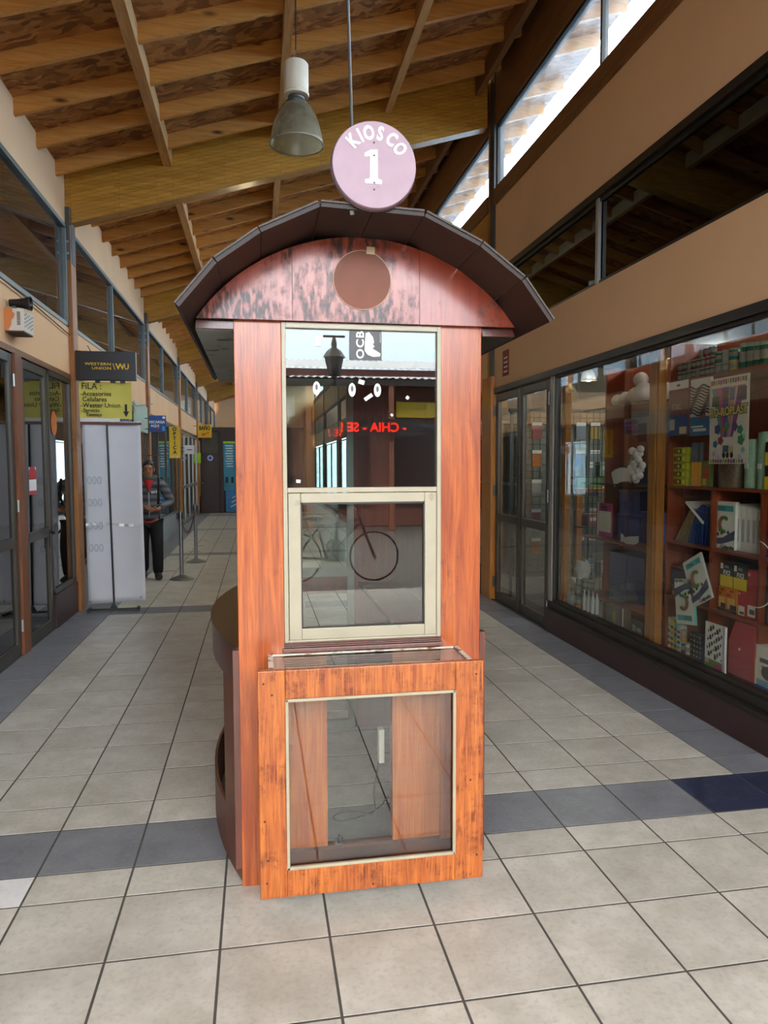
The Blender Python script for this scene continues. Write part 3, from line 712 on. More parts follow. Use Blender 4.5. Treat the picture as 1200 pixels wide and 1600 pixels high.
MB().prism([(1.23, 2.575), (1.249, 2.577), (1.2525, 2.577), (1.2525, 2.487), (1.266, 2.484), (1.266, 2.471), (1.212, 2.471), (1.212, 2.484), (1.2275, 2.487), (1.2275, 2.556), (1.211, 2.553), (1.211, 2.565)], 'y', .005, .008).build('numeral', M_LET, SG)
for q in (2.598, 2.558, 2.474, 2.453): MB().lathe([(.003, -.001), (.003, .001)], (1.241, .0045, q), 8, 'y').build('screw_head', M_BLACK, SG)
MB().tube([(1.172, .02, 2.645), (1.172, .12, 3.2), (1.172, .56, 4.79)], .005, 6).build('hanging_rod', M_STEEL, SG)
MB().bar((1.168, .04, 2.425), (1.178, .06, 2.39), .012, .006).build('foot_bracket', M_ALU, SG)
# ================================================================== things along the left side
# ---- hanging black and yellow money transfer sign
M_SGB = plain('sign_black', '#16181c', .35, var=.1)
M_YEL = plain('sign_yellow', '#e8bf1c', .5, var=.03)
S = thing('hanging_sign', 'black projecting sign with yellow WESTERN UNION letters fixed to the wooden post', 'sign', (-.74, 6.03, 2.5))
B('panel', M_SGB, S, -1.045, -.432, 5.985, 6.055, 2.505, 2.815, bevel=.004)
B('end_cap', M_DARKFR, S, -1.05, -.995, 5.98, 6.06, 2.503, 2.817)
text('WESTERN', .05, M_YEL, S, (-.822, 5.983, 2.677), FRONT, bold=.0009, sxy=(1.15, .8), spacing=1.08)
text('UNION', .05, M_YEL, S, (-.786, 5.983, 2.631), FRONT, bold=.0009, sxy=(1.15, .8), spacing=1.08)
MB().prism([(-.672, 2.686), (-.664, 2.686), (-.644, 2.618), (-.652, 2.618)], 'y', 5.98, 5.984).build('logo_mark', M_YEL, S)
text('W', .092, M_YEL, S, (-.593, 5.983, 2.652), FRONT, bold=.0025, sxy=(1.0, .95)); text('U', .092, M_YEL, S, (-.528, 5.983, 2.652), FRONT, bold=.0025, sxy=(.8, .95))
for q in (-.86, -.7, -.6): B('clip', M_BLACK, S, q, q+.05, 6.0, 6.02, 2.48, 2.505)
# ---- yellow handwritten poster
M_YP = plain('yellow_paper', '#d9cf62', .7, var=.05, scale=4); M_INK = plain('black_marker', '#1d1b18', .6)
S = thing('paper_poster', 'yellow handwritten paper poster headed FILA with a black arrow, below the black sign', 'poster', (-.765, 6.03, 2.09))
def pf(u, v): return (-1.035+.545*u, 6.03+.006*math.sin(u*9)+.004*math.sin(v*7+u*4), 2.095+.395*v+.006*math.sin(u*5)*(1-v))
MB().sheet(pf, 18, 10).build('sheet', M_YP, S, solid=.0015)
for s_, x_, z_, sz in (('FiLA :', -1.01, 2.44, .095), ('-Accesorios', -1.02, 2.36, .07), ('Celulares', -1.0, 2.30, .07), ('-Wester Union', -1.02, 2.235, .07), ('-Servicio', -1.01, 2.18, .055), ('Tecnico', -.97, 2.135, .055)):
    text(s_, sz, M_INK, S, (x_, 6.018, z_), FRONT, align='LEFT', sxy=(.95, 1), bold=.0006, name='handwriting')
MB().prism([(-.562, 2.25), (-.538, 2.25), (-.538, 2.17), (-.518, 2.175), (-.55, 2.11), (-.582, 2.175), (-.562, 2.17)], 'y', 6.016, 6.02).build('arrow', M_INK, S)
B('white_strip', M_WHITE, S, -1.03, -.62, 6.028, 6.03, 2.06, 2.1)
# ---- banner stand seen from behind
M_BAN = plain('banner_back', '#d9dae0', .75, var=.04, scale=3); M_BANP = plain('banner_ghost_print', '#bcc1c8', .75)
S = thing('banner_stand', 'white banner on a black T foot stand, seen from behind, next to the doorway', 'banner', (-.69, 5.86, 0))
def bf(u, v):
    x = -.985+.015*(1-v)+(.60+.0*(1-v))*u; z = .075+.03*u+1.955*v
    return (x, 5.90-.012*math.sin(u*PI*2+.6)-.008*math.sin(v*9+u*3)-.03*(1-v)*(u-.5), z)
MB().sheet(bf, 16, 30).build('fabric', M_BAN, S, solid=.002, smooth=True)
B('top_rail', plain('rail_maroon', '#5d1a22', .4), S, -1.0, -.375, 5.885, 5.915, 2.02, 2.045)
MB().tube([(-.70, 5.865, .03), (-.725, 5.868, 2.02)], .011, 8).build('pole', M_BLACK, S)
MB().bar((-.96, 5.85, .02), (-.43, 5.85, .02), .03, .022).build('foot_bar', M_BLACK, S)
for q in (-.95, -.44): MB().bar((q, 5.76, .014), (q-.02, 5.97, .014), .03, .028).build('foot', M_BLACK, S)
MB().prism([(-.74, .03), (-.66, .03), (-.69, .09), (-.71, .09)], 'y', 5.845, 5.875).build('gusset', M_BLACK, S)
MB().sheet(lambda u, v: (-.97+.59*u, 5.872+.004*math.sin(u*40), .93+.03*v+.012*math.sin(u*6)), 24, 2).build('plastic_wrap', glass('clear_film', '#f4f6f8', .18, .12), S)
for z_, s_ in ((1.18, '000'), (.93, '000'), (.69, '000'), (1.42, '000')): text(s_, .13, M_BANP, S, (-.87, 5.872, z_), FRONT, mirror=True, bold=.003, sxy=(.8, .9), ext=.0004, name='ghost_print')
for x_, z_ in ((-.95, .11), (-.42, .14)): MB().lathe([(.008, 0), (.008, .004)], (x_, 5.87, z_), 8, 'y').build('eyelet', M_STEEL, S)
# ---- stanchions with a slack belt
M_CHR = plain('brushed_steel', '#8d8f92', .3, .85, var=.06)
def stanchion(x, y, label):
    s = thing('stanchion', label, 'stanchion', (x, y, 0), group='queue stanchions')
    MB().lathe([(.165, .0), (.168, .008), (.15, .022), (.09, .038), (.04, .06), (.028, .065)], (x, y, 0), 28).build('base', M_CHR, s, smooth='auto')
    MB().lathe([(.026, .06), (.026, .90), (.03, .902), (.03, .945), (.022, .952)], (x, y, 0), 16).build('pole', M_CHR, s, smooth='auto')
    for q in (-1, 1): B('cassette', M_BLACK, s, x+min(q*.024, q*.055), x+max(q*.024, q*.055), y-.03, y+.03, .84, .925, bevel=.004)
    return s
s1 = stanchion(-.2, 8.0, 'nearer steel stanchion with black cassette on a round base'); s2 = stanchion(-.155, 9.82, 'farther steel stanchion with round base behind the first one')
def bl(u, v):
    p = Vector((-.2+.045*u, 8.0+1.82*u, .88-.32*math.sin(u*PI)**.9*(1-.3*u))); return (p.x, p.y, p.z-.045*v)
MB().sheet(bl, 20, 1).build('queue_belt', plain('belt_maroon', '#3d1418', .7), None, solid=.003, label='slack maroon belt sagging between the two stanchions', cat='belt')
# ---- far signs
def hsign(name, label, x0, x1, y, z0, z1, mat, t=.02):
    s = thing(name, label, 'sign', ((x0+x1)/2, y, z0)); B('panel', mat, s, x0, x1, y, y+t, z0, z1, bevel=.003)
    wx = LX-.05 if x0 < 2 else RX+.02; e = (x0+.03 if x0 < 2 else x1-.03)
    for zz in (z0+.05, z1-.05): MB().tube([(wx, y+t*.5, zz), (e, y+t*.5, zz)], .009, 6).build('wall_arm', M_STEEL, s)
    return s
M_BLU = plain('sign_blue', '#1f4f9a', .4, var=.1); M_WT = plain('print_white', '#eef0f2', .5, var=.01)
s = hsign('hanging_sign', 'blue hanging sign reading RECARGA AQUI in white', -1.0, -.71, 10.9, 2.17, 2.457, M_BLU)
text('RECARGA', .062, M_WT, s, (-.865, 10.896, 2.34), FRONT, bold=.0018, sxy=(.95, 1)); text('AQUI', .062, M_WT, s, (-.90, 10.896, 2.275), FRONT, bold=.0018, sxy=(.95, 1))
B('logo', M_WT, s, -.77, -.725, 10.896, 10.899, 2.4, 2.44); B('logo', plain('print_cyan', '#5fb4e6', .5), s, -.775, -.74, 10.896, 10.899, 2.19, 2.27); B('logo', plain('print_red', '#c0262c', .5), s, -.88, -.82, 10.896, 10.899, 2.215, 2.24)
s = hsign('hanging_sign', 'tall yellow hanging sign reading OPTICA downwards', -.712, -.52, 11.3, 1.714, 2.285, M_YEL)
for k, ch in enumerate('OPTICA'): text(ch, .088, plain('print_navy', '#1c2340', .5), s, (-.616, 11.296, 2.235-k*.083), FRONT, bold=.003)
B('logo', M_WT, s, -.66, -.63, 11.296, 11.299, 1.735, 1.75); B('logo', M_WT, s, -.60, -.55, 11.296, 11.299, 1.735, 1.748)
s = hsign('hanging_sign', 'small white hanging sign beyond the yellow OPTICA sign', -.63, -.43, 13.2, 1.82, 2.0, M_WT); B('print', plain('print_red', '', .5), s, -.58, -.48, 13.196, 13.199, 1.9, 1.92)
s = hsign('hanging_sign', 'yellow BANO restroom sign with red arrow at the far post', -.965, -.545, 21.0, 2.448, 2.864, M_YEL)
text('BAÑO', .15, M_INK, s, (-.755, 20.996, 2.74), FRONT, bold=.005, sxy=(.8, 1.1))
MB().prism([(-.62, 2.62), (-.79, 2.56), (-.775, 2.60), (-.88, 2.525), (-.74, 2.515), (-.76, 2.545), (-.63, 2.59)], 'y', 20.994, 20.998).build('arrow', plain('arrow_red', '#d23a1e', .5), s)
s = thing('paper_note', 'small lime green note stuck on the far wooden post', 'note', (-1.03, 22.17, 1.66)); B('sheet', plain('lime', '#b9e02c', .6), s, -1.1, -.98, 22.178, 22.184, 1.66, 2.0)
# ---- restroom block closing the corridor
M_BRP = plain('brown_panel', '#43332e', .5, var=.06, scale=2)
R_ = thing('restroom_block', 'dark brown panelled restroom cabin with louvres closing the far end', 'cabin', (.3, 23, 0))
B('body', M_BRP, R_, -1.02, 2.4, 22.42, 24.5, 0, 2.85)
B('door', M_BRP, R_, -.98, -.40, 22.39, 22.42, .02, 1.95)
mb = MB(); B('louvre_frame', M_DARKFR, R_, -.98, -.40, 22.40, 22.42, 1.98, 2.72)
for k in range(16): MB().obox((-.69, 22.385, 2.01+k*.043), (.54, .04, .008), Matrix.Rotation(-.6, 3, 'X')).build('louvre_slat', plain('slat_grey', '#8a8478', .5), R_)
MB().lathe([(.105, 0), (.105, -.004)], (-.69, 22.388, 1.83), 24, 'y').build('round_notice', M_BLU, R_); MB().lathe([(.085, 0), (.085, -.002)], (-.69, 22.383, 1.83), 24, 'y').build('notice_ring', M_WT, R_); MB().lathe([(.065, 0), (.065, -.002)], (-.69, 22.380, 1.83), 24, 'y').build('notice_centre', M_BLU, R_)
B('post', M_BRP, R_, -.37, -.28, 22.33, 22.42, 0, 2.85); MB().ball((-.95, 22.36, 1.0), .025).build('knob', M_ALU, R_)
s = thing('standing_poster', 'tall teal poster with white text leaning on the far brown cabin', 'poster', (-.03, 22.35, 0))
M_TEAL = plain('poster_teal', '#3f93ae', .5, var=.1)
B('board', M_TEAL, s, -.26, .12, 22.35, 22.38, .75, 2.38); B('board', plain('poster_blue', '#3a86c8', .5, var=.15), s, -.2, .2, 22.30, 22.33, .03, .76)
for k in range(9): B('text_line', M_WT, s, -.2+.02*(k % 3), .06-.02*(k % 2), 22.345, 22.349, 2.22-k*.085, 2.25-k*.085)
B('picture', M_INK, s, -.2, -.12, 22.345, 22.349, 1.0, 1.2); B('picture', M_INK, s, -.02, .06, 22.345, 22.349, 1.0, 1.2); B('header', plain('lime', ''), s, -.26, .12, 22.345, 22.349, 2.32, 2.38)
for k in range(3): MB().bar((-.05+k*.03, 22.296, .2+k*.15), (.15+k*.02, 22.296, .3+k*.15), .003, .03).build('stripe', M_WT, s)
# ---- loudspeaker box with peeling paint and horn on the left wall
S = thing('loudspeaker', 'white box with peeling orange paint and a black horn on the peach wall', 'loudspeaker', (-1.0, 4.1, 2.66))
M_SPB = plain('speaker_white', '#cfc8bd', .6, var=.06)
B('box', M_SPB, S, LX+.0, -.955, 3.92, 4.18, 2.655, 2.83, bevel=.003)
def blob(pts, y): return MB().prism(pts, 'y', y-.002, y+.001)
blob([(-1.099, 2.83), (-1.04, 2.83), (-1.035, 2.80), (-1.02, 2.785), (-1.03, 2.755), (-1.045, 2.74), (-1.05, 2.70), (-1.07, 2.66), (-1.099, 2.657)], 3.92).build('paint_patch', plain('peeling_orange', '#c87a45', .7), S)
for k in range(9): B('vent_slot', M_BLACK, S, -1.005, -.98, 3.917, 3.921, 2.70+k*.012, 2.706+k*.012)
mb = MB()
for k in range(8):
    for j in range(6): B('grille_slot', M_BLACK, S, -.957, -.953, 3.94+j*.038, 3.965+j*.038, 2.69+k*.015, 2.698+k*.015) if (k+j) % 2 == 0 and k < 8 else None
MB().lathe([(.03, 0), (.034, .06), (.045, .12), (.06, .16), (.055, .16), (.03, .10), (.01, .1)], (-1.08, 4.0, 2.885), 20, 'x').build('horn', M_BLACK, S, smooth='auto')
B('bracket', M_STEEL, S, -1.06, -1.03, 3.98, 4.02, 2.828, 2.86); B('shelf_bracket', plain('rust', '#5b4338', .8), S, LX, -.96, 3.93, 4.17, 2.645, 2.655)
S = B('x', M_BLACK, None, 0, .001, 0, .001, 0, .001); bpy.data.objects.remove(S)
MB().tube([(-1.07, 3.3, 3.04), (-1.075, 4.0, 3.03), (-1.075, 4.6, 3.015), (-1.075, 5.2, 2.99), (-1.075, 5.88, 2.96)], .006, 6).build('cable', M_BLACK, None, label='black cable running along the peach band below the windows', cat='cable')
MB().tube([(-.97, 6.2, 2.9), (-.97, 7.6, 2.62), (-.97, 9.4, 2.5), (-.97, 11.2, 2.68)], .006, 6).build('cable', M_BLACK, None, label='thin cable sagging between the posts beyond the black sign', cat='cable')
# ---- stickers and papers on the left doors
S = thing('door_notice', 'red and white notice stuck on the glass door', 'notice', (-1.13, 4.56, 1.32)); XG = LX-.014
B('sheet', M_WT, S, XG, XG+.001, 4.455, 4.665, 1.325, 1.57)
MB().prism([(4.455, 1.46), (4.455, 1.54), (4.50, 1.57), (4.62, 1.57), (4.665, 1.53), (4.665, 1.46)], 'x', XG+.001, XG+.002).build('red_print', plain('notice_red', '#b02a30', .5), S); B('red_print', plain('notice_red', ''), S, XG+.001, XG+.002, 4.455, 4.665, 1.325, 1.36)
for k in range(3): B('text_line', M_WT, S, XG+.002, XG+.0025, 4.5, 4.63, 1.39-.0+k*.02, 1.40+k*.02)
S = thing('window_poster', 'bright yellow poster inside the glass of the nearest left door', 'poster', (-1.14, 3.75, 1.6)); B('sheet', plain('poster_yellow', '#d8b81f', .6), S, LX-.03, LX-.028, 3.3, 3.97, 1.78, 2.4); B('print', plain('print_navy', ''), S, LX-.027, LX-.026, 3.4, 3.8, 2.2, 2.28)
S = MB().prism([(5.3+.1*math.cos(t*PI/10), 2.0+.12*math.sin(t*PI/10)) for t in range(20)], 'x', LX-.013, LX-.011).build('oval_sticker', plain('sticker_orange', '#c46a1c', .5), None, label='orange oval sticker on the narrow side window', cat='sticker')
S = thing('led_sign', 'red LED dot sign glowing behind the nearest left door', 'sign', (-1.3, 3.45, 1.0)); B('case', M_BLACK, S, -1.32, -1.28, 3.3, 3.62, .98, 1.32)
mb = MB()
for k in range(7):
    for j in range(3): mb.box(-1.28, -1.276, 3.4+j*.07, 3.415+j*.07, 1.02+k*.04, 1.035+k*.04)
mb.build('led_dots', emitter('led_red', '#ff2a1a', 6.), S)
# shelf with boxed goods in the first left shop
S = thing('shop_shelf', 'dark shop shelving unit behind the left glass doors', 'shelf', (-2.3, 4.3, 0))
M_SHD = wood('dark_shelf', '#4a3222', '#63452f', 'y', 1., .6)
for z in (.3, .75, 1.2, 1.65, 2.1): B('shelf_board', M_SHD, S, -2.55, -2.15, 2.2, 5.8, z-.02, z)
for q in (2.2, 4.0, 5.78): B('upright', M_SHD, S, -2.55, -2.15, q, q+.02, 0, 2.4)
gc = ['#8d6a2f', '#a83a2c', '#38506e', '#c7b48a', '#5d5f3a', '#9aa0a4', '#c48a2c']
protos = []
for k, c in enumerate(gc):
    p = thing('boxed_goods', 'x', 'box', (0, 0, 0), group='boxed goods in the left shop', local=True)
    h_ = .18+.03*(k % 4); wd = .16+.02*(k % 3)
    B('carton', plain('goods_%d' % k, c, .5, var=.15), p, -.08, .08, -wd/2, wd/2, 0, h_, bevel=.003); B('label_print', plain('goods_label', '#d9d2bf', .6), p, .08, .082, -wd*.3, wd*.3, h_*.35, h_*.7)
    protos.append(p)
used = set()
for z in (.3, .75, 1.2, 1.65):
    for j in range(13):
        k = random.randrange(7); yy = 2.4+j*.26
        if abs(yy-4.0) < .1: continue
        lb = '%s carton, %s from the near end of the %s shelf behind the left doors' % (['ochre', 'red', 'slate blue', 'cream', 'olive', 'grey', 'orange'][k], ORD[j], {.3: 'lowest', .75: 'second', 1.2: 'third', 1.65: 'fourth'}[z])
        if k in used: dup(protos[k], (-2.25, yy, z), lb)
        else: protos[k].location = (-2.25, yy, z); protos[k]['label'] = lb; used.add(k)
# unseen tube lamps added to light the left shops
M_TUBE = emitter('fluorescent', '#f4f6f4', 80.)
def tube_lamp(x, y, z, L, label, group, ax='y'):
    t_ = thing('tube_lamp', label, 'lamp', (x, y, z), group=group)
    if ax == 'y':
        B('housing', M_WHITE, t_, x-.06, x+.06, y-L/2, y+L/2, z-.03, z); MB().tube([(x, y-L/2+.03, z-.05), (x, y+L/2-.03, z-.05)], .016, 8).build('tube', M_TUBE, t_)
    else:
        B('housing', M_WHITE, t_, x-L/2, x+L/2, y-.06, y+.06, z-.03, z); MB().tube([(x-L/2+.03, y, z-.05), (x+L/2-.03, y, z-.05)], .016, 8).build('tube', M_TUBE, t_)
for k, q in enumerate((4.6, 8.6, 14.2, 19.4)): tube_lamp(-2.6, q, 2.9, 1.2, 'unseen fluorescent tube lamp added to light the %s left shop' % ORD[k], 'added tube lamps in the left shops', 'x')
# ---- pendant lamps of the arcade
M_ACR = glass('prismatic_acrylic', '#cfcdbf', .06, .15, haze=.55, haze_col='#cbc6b2')
def pendant(x, y, label, lit=False):
    t_ = thing('pendant_lamp', label, 'lamp', (x, y, 3.86), group='dome pendant lamps')
    z0 = 3.86
    MB().lathe([(.19, 0), (.188, .012), (.183, .05), (.168, .12), (.143, .19), (.105, .255), (.075, .285)], (x, y, z0), 40, capb=False, capt=False).build('dome', M_ACR, t_, smooth=True, solid=.003)
    MB().tube([(x+.19*math.cos(k*PI/20), y+.19*math.sin(k*PI/20), z0) for k in range(40)], .004, 6, closed=True).build('dome_rim', plain('dome_rim', '#8c887a', .4), t_)
    MB().lathe([(.075, .283), (.078, .29), (.06, .31), (.06, .33)], (x, y, z0), 24).build('neck', M_STEEL, t_, smooth='auto')
    MB().lathe([(.08, .33), (.09, .335), (.092, .35), (.085, .36), (.088, .37), (.088, .55), (.08, .56), (.02, .562)], (x, y, z0), 28).build('gear_housing', plain('lamp_white', '#d4cdba', .5, var=.05, dirt=('#7a4a38', 22, .7)), t_, smooth='auto')
    MB().tube([(x-.03, y, z0+.56), (x, y, z0+.66), (x+.03, y, z0+.56)], .004, 6).build('hook', M_STEEL, t_)
    MB().tube([(x, y, z0+.655), (x+.003, y, z0+.9), (x, y, zr(x)-.03)], .005, 6).build('cord', M_BLACK, t_)
    MB().ball((x, y, z0+.2), .045, sc=(1, 1, 1.5)).build('bulb', emitter('pendant_fill', '#fff3dc', 500.) if lit else plain('frosted_bulb', '#d8d8d2', .3), t_, smooth=True)
pendant(1.17, 3.02, 'dome pendant lamp with white gear housing hanging left of the KIOSCO sign')
for k, q in enumerate((8.4, 13.9, 19.4)): pendant(1.17, q, 'unseen dome pendant lamp lit as corridor fill in the %s bay behind the kiosk' % ORD[k], True)  # out of view behind the kiosk, switched on as fill for the corridor
# ---- right side notices
S = thing('wall_notice', 'small maroon notice on the peach band above the right door', 'notice', (3.57, 5.4, 2.55)); B('sheet', plain('notice_maroon', '#8a3030', .6), S, RX-.003, RX, 5.3, 5.5, 2.56, 2.84)
for k in range(4): B('text_line', M_WT, S, RX-.004, RX-.003, 5.34, 5.46, 2.6+k*.05, 2.615+k*.05)
S = hsign('hanging_sign', 'yellow projecting sign past the right wooden post', 3.2, 3.55, 6.5, 2.3, 2.95, M_YEL); B('print', plain('notice_red', ''), S, 3.3, 3.45, 6.496, 6.499, 2.5, 2.7)
# ---- worn red queue marks taped on the floor
for k, (a, b, y_) in enumerate(((-.58, -.37, 8.86), (-.38, -.29, 10.36), (-.42, -.2, 11.3), (-.325, -.2, 12.25), (-.375, -.185, 13.37))):
    B('floor_tape', plain('tape_red', '#a8553c', .7, var=.2, scale=30), None, a, b, y_-.03, y_+.03, .0005, .0015, label='worn red tape mark on the corridor floor, %s from the person' % ORD[k], cat='tape', group='queue tape marks')
# ================================================================== the walking person
def skin_mesh(name, joints, edges, mat, parent, sub=2, smooth=True):
    """joints: [(x,y,z,rx,ry)]; grown with a Skin modifier and baked to one continuous mesh"""
    me = bpy.data.meshes.new(name); off = ORG[parent]
    me.from_pydata([Vector(j[:3])-off for j in joints], edges, [])
    o = bpy.data.objects.new(name, me); COL.objects.link(o)
    md = o.modifiers.new('skin', 'SKIN'); md.use_smooth_shade = True; md.branch_smoothing = .4
    if not me.skin_vertices:
        bm = bmesh.new(); bm.from_mesh(me); bm.verts.layers.skin.verify(); bm.to_mesh(me); bm.free()
    for k, j in enumerate(joints):
        sv = me.skin_vertices[0].data[k]; sv.radius = (j[3], j[4]); sv.use_root = (k == 0)
    o.modifiers.new('sub', 'SUBSURF').levels = sub; o.modifiers['sub'].render_levels = sub
    bpy.context.view_layer.update(); dg = bpy.context.evaluated_depsgraph_get()
    m2 = bpy.data.meshes.new_from_object(o.evaluated_get(dg)); bpy.data.objects.remove(o)
    m2.materials.clear(); m2.materials.append(mat); m2.name = name
    for p in m2.polygons: p.use_smooth = True
    r = bpy.data.objects.new(name, m2); COL.objects.link(r); r.parent = parent; ORG[r] = off
    return r
PX, PY = -.63, 8.1
P = thing('person', 'person in a grey striped hooded jacket, red shirt and black trousers walking behind the banner', 'person', (0, 0, 0), local=True)
M_SKIN = plain('skin', '#a8714f', .5, var=.04); M_HAIR = plain('black_hair', '#0d0b0a', .5, var=.3, scale=40); M_TROU = plain('black_cloth', '#0f0f11', .8)
m, t, b, out = nodes('striped_knit'); v = coords(t, (1,1,1), rnd=False); wv = N(t, 'TexWave', bands_direction='Z'); wv.inputs['Scale'].default_value = 3.4; wv.inputs['Distortion'].default_value = .3
t.links.new(v, wv.inputs['Vector']); t.links.new(ramp(t, wv.outputs['Fac'], [(.35, lin('#45484d')), (.65, lin('#6a6e73'))]), b.inputs['Base Color']); b.inputs['Roughness'].default_value = .9; M_KNIT = m
bj = [(0,0,.90,.07,.055), (0,0,1.08,.085,.06), (0,.01,1.25,.12,.085), (0,.0,1.37,.07,.06), (0,-.015,1.42,.048,.048), (0,-.03,1.47,.058,.07), (0,-.035,1.545,.068,.088), (0,-.03,1.61,.045,.06)]
be = [(k, k+1) for k in range(7)]
def limb(pts, root):
    i = len(bj); bj.extend(pts); be.append((root, i)); be.extend((i+k, i+k+1) for k in range(len(pts)-1)); return i+len(pts)-1
for s, el, wr_ in ((1, (.29, .05, 1.08), (.12, -.20, .985)), (-1, (-.28, .05, 1.09), (-.1, -.22, 1.02))):
    a = limb([(s*.16, 0, 1.35, .05, .05), (*el, .038, .038), (*wr_, .026, .022)], 3)
    hx, hy, hz = wr_
    pm = limb([(hx-s*.045, hy-.05, hz-.005, .030, .016)], a)
    for k, (dx, dz, L) in enumerate(((-.0, .032, .055), (-.006, .011, .064), (-.006, -.010, .06), (-.002, -.03, .048))):
        limb([(hx-s*.075+dx, hy-.062, hz+dz*.8, .009, .009), (hx-s*(.075+L*.7), hy-.05, hz+dz*.85-.01, .0085, .0085), (hx-s*(.07+L*.8), hy-.02, hz+dz*.8-.018, .007, .007)], pm)
    limb([(hx-s*.03, hy-.06, hz+.034, .010, .010), (hx-s*.06, hy-.085, hz+.042, .0085, .0085)], pm)
for s, kn, an, toe in ((1, (.10, -.10, .48), (.10, -.02, .09), (.11, -.16, .04)), (-1, (-.09, -.01, .48), (-.09, .16, .12), (-.1, .04, .04))):
    limb([(s*.085, 0, .84, .055, .055), (*kn, .05, .05), (*an, .036, .038), (*toe, .03, .025)], 0)
skin_mesh('body', bj, be, M_SKIN, P)
jk = [(0,0,.79,.16,.12), (0,0,1.05,.165,.125), (0,.01,1.24,.175,.125), (0,.01,1.36,.125,.095), (0,.02,1.42,.085,.08)]
je = [(0,1), (1,2), (2,3), (3,4)]
for s, el, wr_ in ((1, (.30, .055, 1.08), (.14, -.18, .99)), (-1, (-.29, .055, 1.09), (-.12, -.20, 1.02))):
    i = len(jk); jk += [(s*.165, .005, 1.335, .075, .08), (*el, .062, .062), (*wr_, .046, .044)]; je += [(3, i), (i, i+1), (i+1, i+2)]
JK = skin_mesh('jacket', jk, je, M_KNIT, P)
MB().tube([(.09*math.cos(a), .03+.075*math.sin(a)-.01, 1.415+.02*math.sin(a)) for a in [k*PI/8 for k in range(16)]], .034, 8, closed=True).build('hood', plain('hood_grey', '#44474c', .9), JK, smooth=True)
MB().ball((0, .10, 1.36), .1, 14, 8, (1, .55, .9)).build('hood_back', plain('hood_grey', ''), JK, smooth=True)
MB().tube([(0, -.128, .88), (0, -.135, 1.05), (0, -.128, 1.22), (0, -.10, 1.33)], .006, 6).build('zip', M_ALU, JK)
text('wel', .085, M_WT, JK, (.085, -.142, 1.225), FRONT, bold=.001, rot=.05, name='chest_print')
MB().sheet(lambda u, v: ((u-.5)*(.02+.13*v), -.133+.062*v**1.4+.10*(u-.5)**2, 1.22+.19*v), 8, 6).build('red_shirt', plain('shirt_red', '#b02028', .8), P, solid=.006, smooth=True)
skin_mesh('shirt_hem', [(0, -.005, .83, .16, .122), (0, -.005, .76, .155, .118)], [(0, 1)], plain('shirt_red', ''), P)
skin_mesh('trousers', [(0,0,.90,.15,.115)]+[(.085,0,.80,.10,.11), (.10,-.10,.48,.085,.085), (.10,-.01,.05,.07,.076)]+[(-.085,0,.80,.10,.11), (-.09,-.01,.48,.085,.085), (-.09,.165,.08,.07,.076)], [(0,1), (1,2), (2,3), (0,4), (4,5), (5,6)], M_TROU, P)
M_SHOE = plain('shoe_dark', '#2a2320', .6)
for pts in ([(.10, .03, .06, .055, .06), (.105, -.1, .05, .058, .05), (.11, -.22, .04, .05, .036)], [(-.09, .2, .07, .055, .06), (-.095, .07, .05, .058, .05), (-.1, -.04, .04, .05, .036)]):
    skin_mesh('shoe', pts, [(0, 1), (1, 2)], M_SHOE, P)
MB().ball((0, .008, 1.60), .082, 18, 12, (.9, 1.1, .72)).build('hair', M_HAIR, P, smooth=True)
MB().ball((0, .04, 1.54), .085, 16, 10, (.98, .8, 1.0)).build('hair', M_HAIR, P, smooth=True)
for s in (-1, 1):
    MB().ball((s*.034, -.117, 1.535), .010, 8, 6, (1.3, .7, .7)).build('eye', plain('eye_dark', '#1a1210', .3), P)
    MB().bar((s*.015, -.122, 1.557), (s*.055, -.112, 1.556), .008, .007).build('eyebrow', M_HAIR, P)
    MB().ball((s*.077, -.03, 1.525), .022, 8, 6, (.45, .7, 1.2)).build('ear', M_SKIN, P, smooth=True)
MB().add([(0,-.145,1.5), (-.016,-.118,1.495), (.016,-.118,1.495), (0,-.116,1.545)], [(0,1,2), (0,3,1), (0,2,3), (1,3,2)]).build('nose', M_SKIN, P)
MB().ball((0, -.113, 1.472), .018, 8, 6, (1.3, .5, .3)).build('mouth', plain('lips', '#84483c', .5), P)
for s in (-1, 1):
    MB().sheet(lambda u, v, s=s: (s*(.115+.03*v-.01*u), -.10-.06*math.sin(u*PI)+.17*u*0, 1.41-.36*u), 10, 1).build('backpack_strap', M_TROU, P, solid=.012)
MB().ball((0, .2, 1.2), .2, 16, 10, (.8, .5, 1.05)).build('backpack', M_TROU, P, smooth=True)
P.location = (PX, PY, 0.0); P.rotation_euler = (0, 0, math.radians(8))
# ================================================================== right shop: shelving and goods
M_SHELF = wood('shelf_melamine', '#7c3016', '#9c4524', 'y', .6, .45, coat=.15, streak=.25)
M_SHELFZ = wood('shelf_melamine_v', '#7c3016', '#9c4524', 'z', .6, .45, coat=.15, streak=.25)
def pl(h, r=.5): return plain('c_'+h, '#'+h, r, var=.04)
S = thing('display_shelf', 'red brown cubby shelving facing the shop window', 'shelf', (3.9, 1.4, 0))
SY0, SY1 = -.5, 2.385
B('back_panel', M_SHELFZ, S, 4.06, 4.075, SY0, SY1, .08, 2.42)
for z in (.27, .65, 1.04, 1.43, 2.15): B('shelf_board', M_SHELF, S, 3.72, 4.06, SY0, SY1, z-.018, z)
for y_ in (2.367, 1.86, 1.39, .92, .44, -.04, -.5): B('divider', M_SHELFZ, S, 3.722, 4.06, y_, y_+.018, .08, 1.43 if .9 < y_ < 2 else 2.42)
B('foot_board', M_SHELF, S, 3.74, 3.76, SY0, SY1, .02, .25)
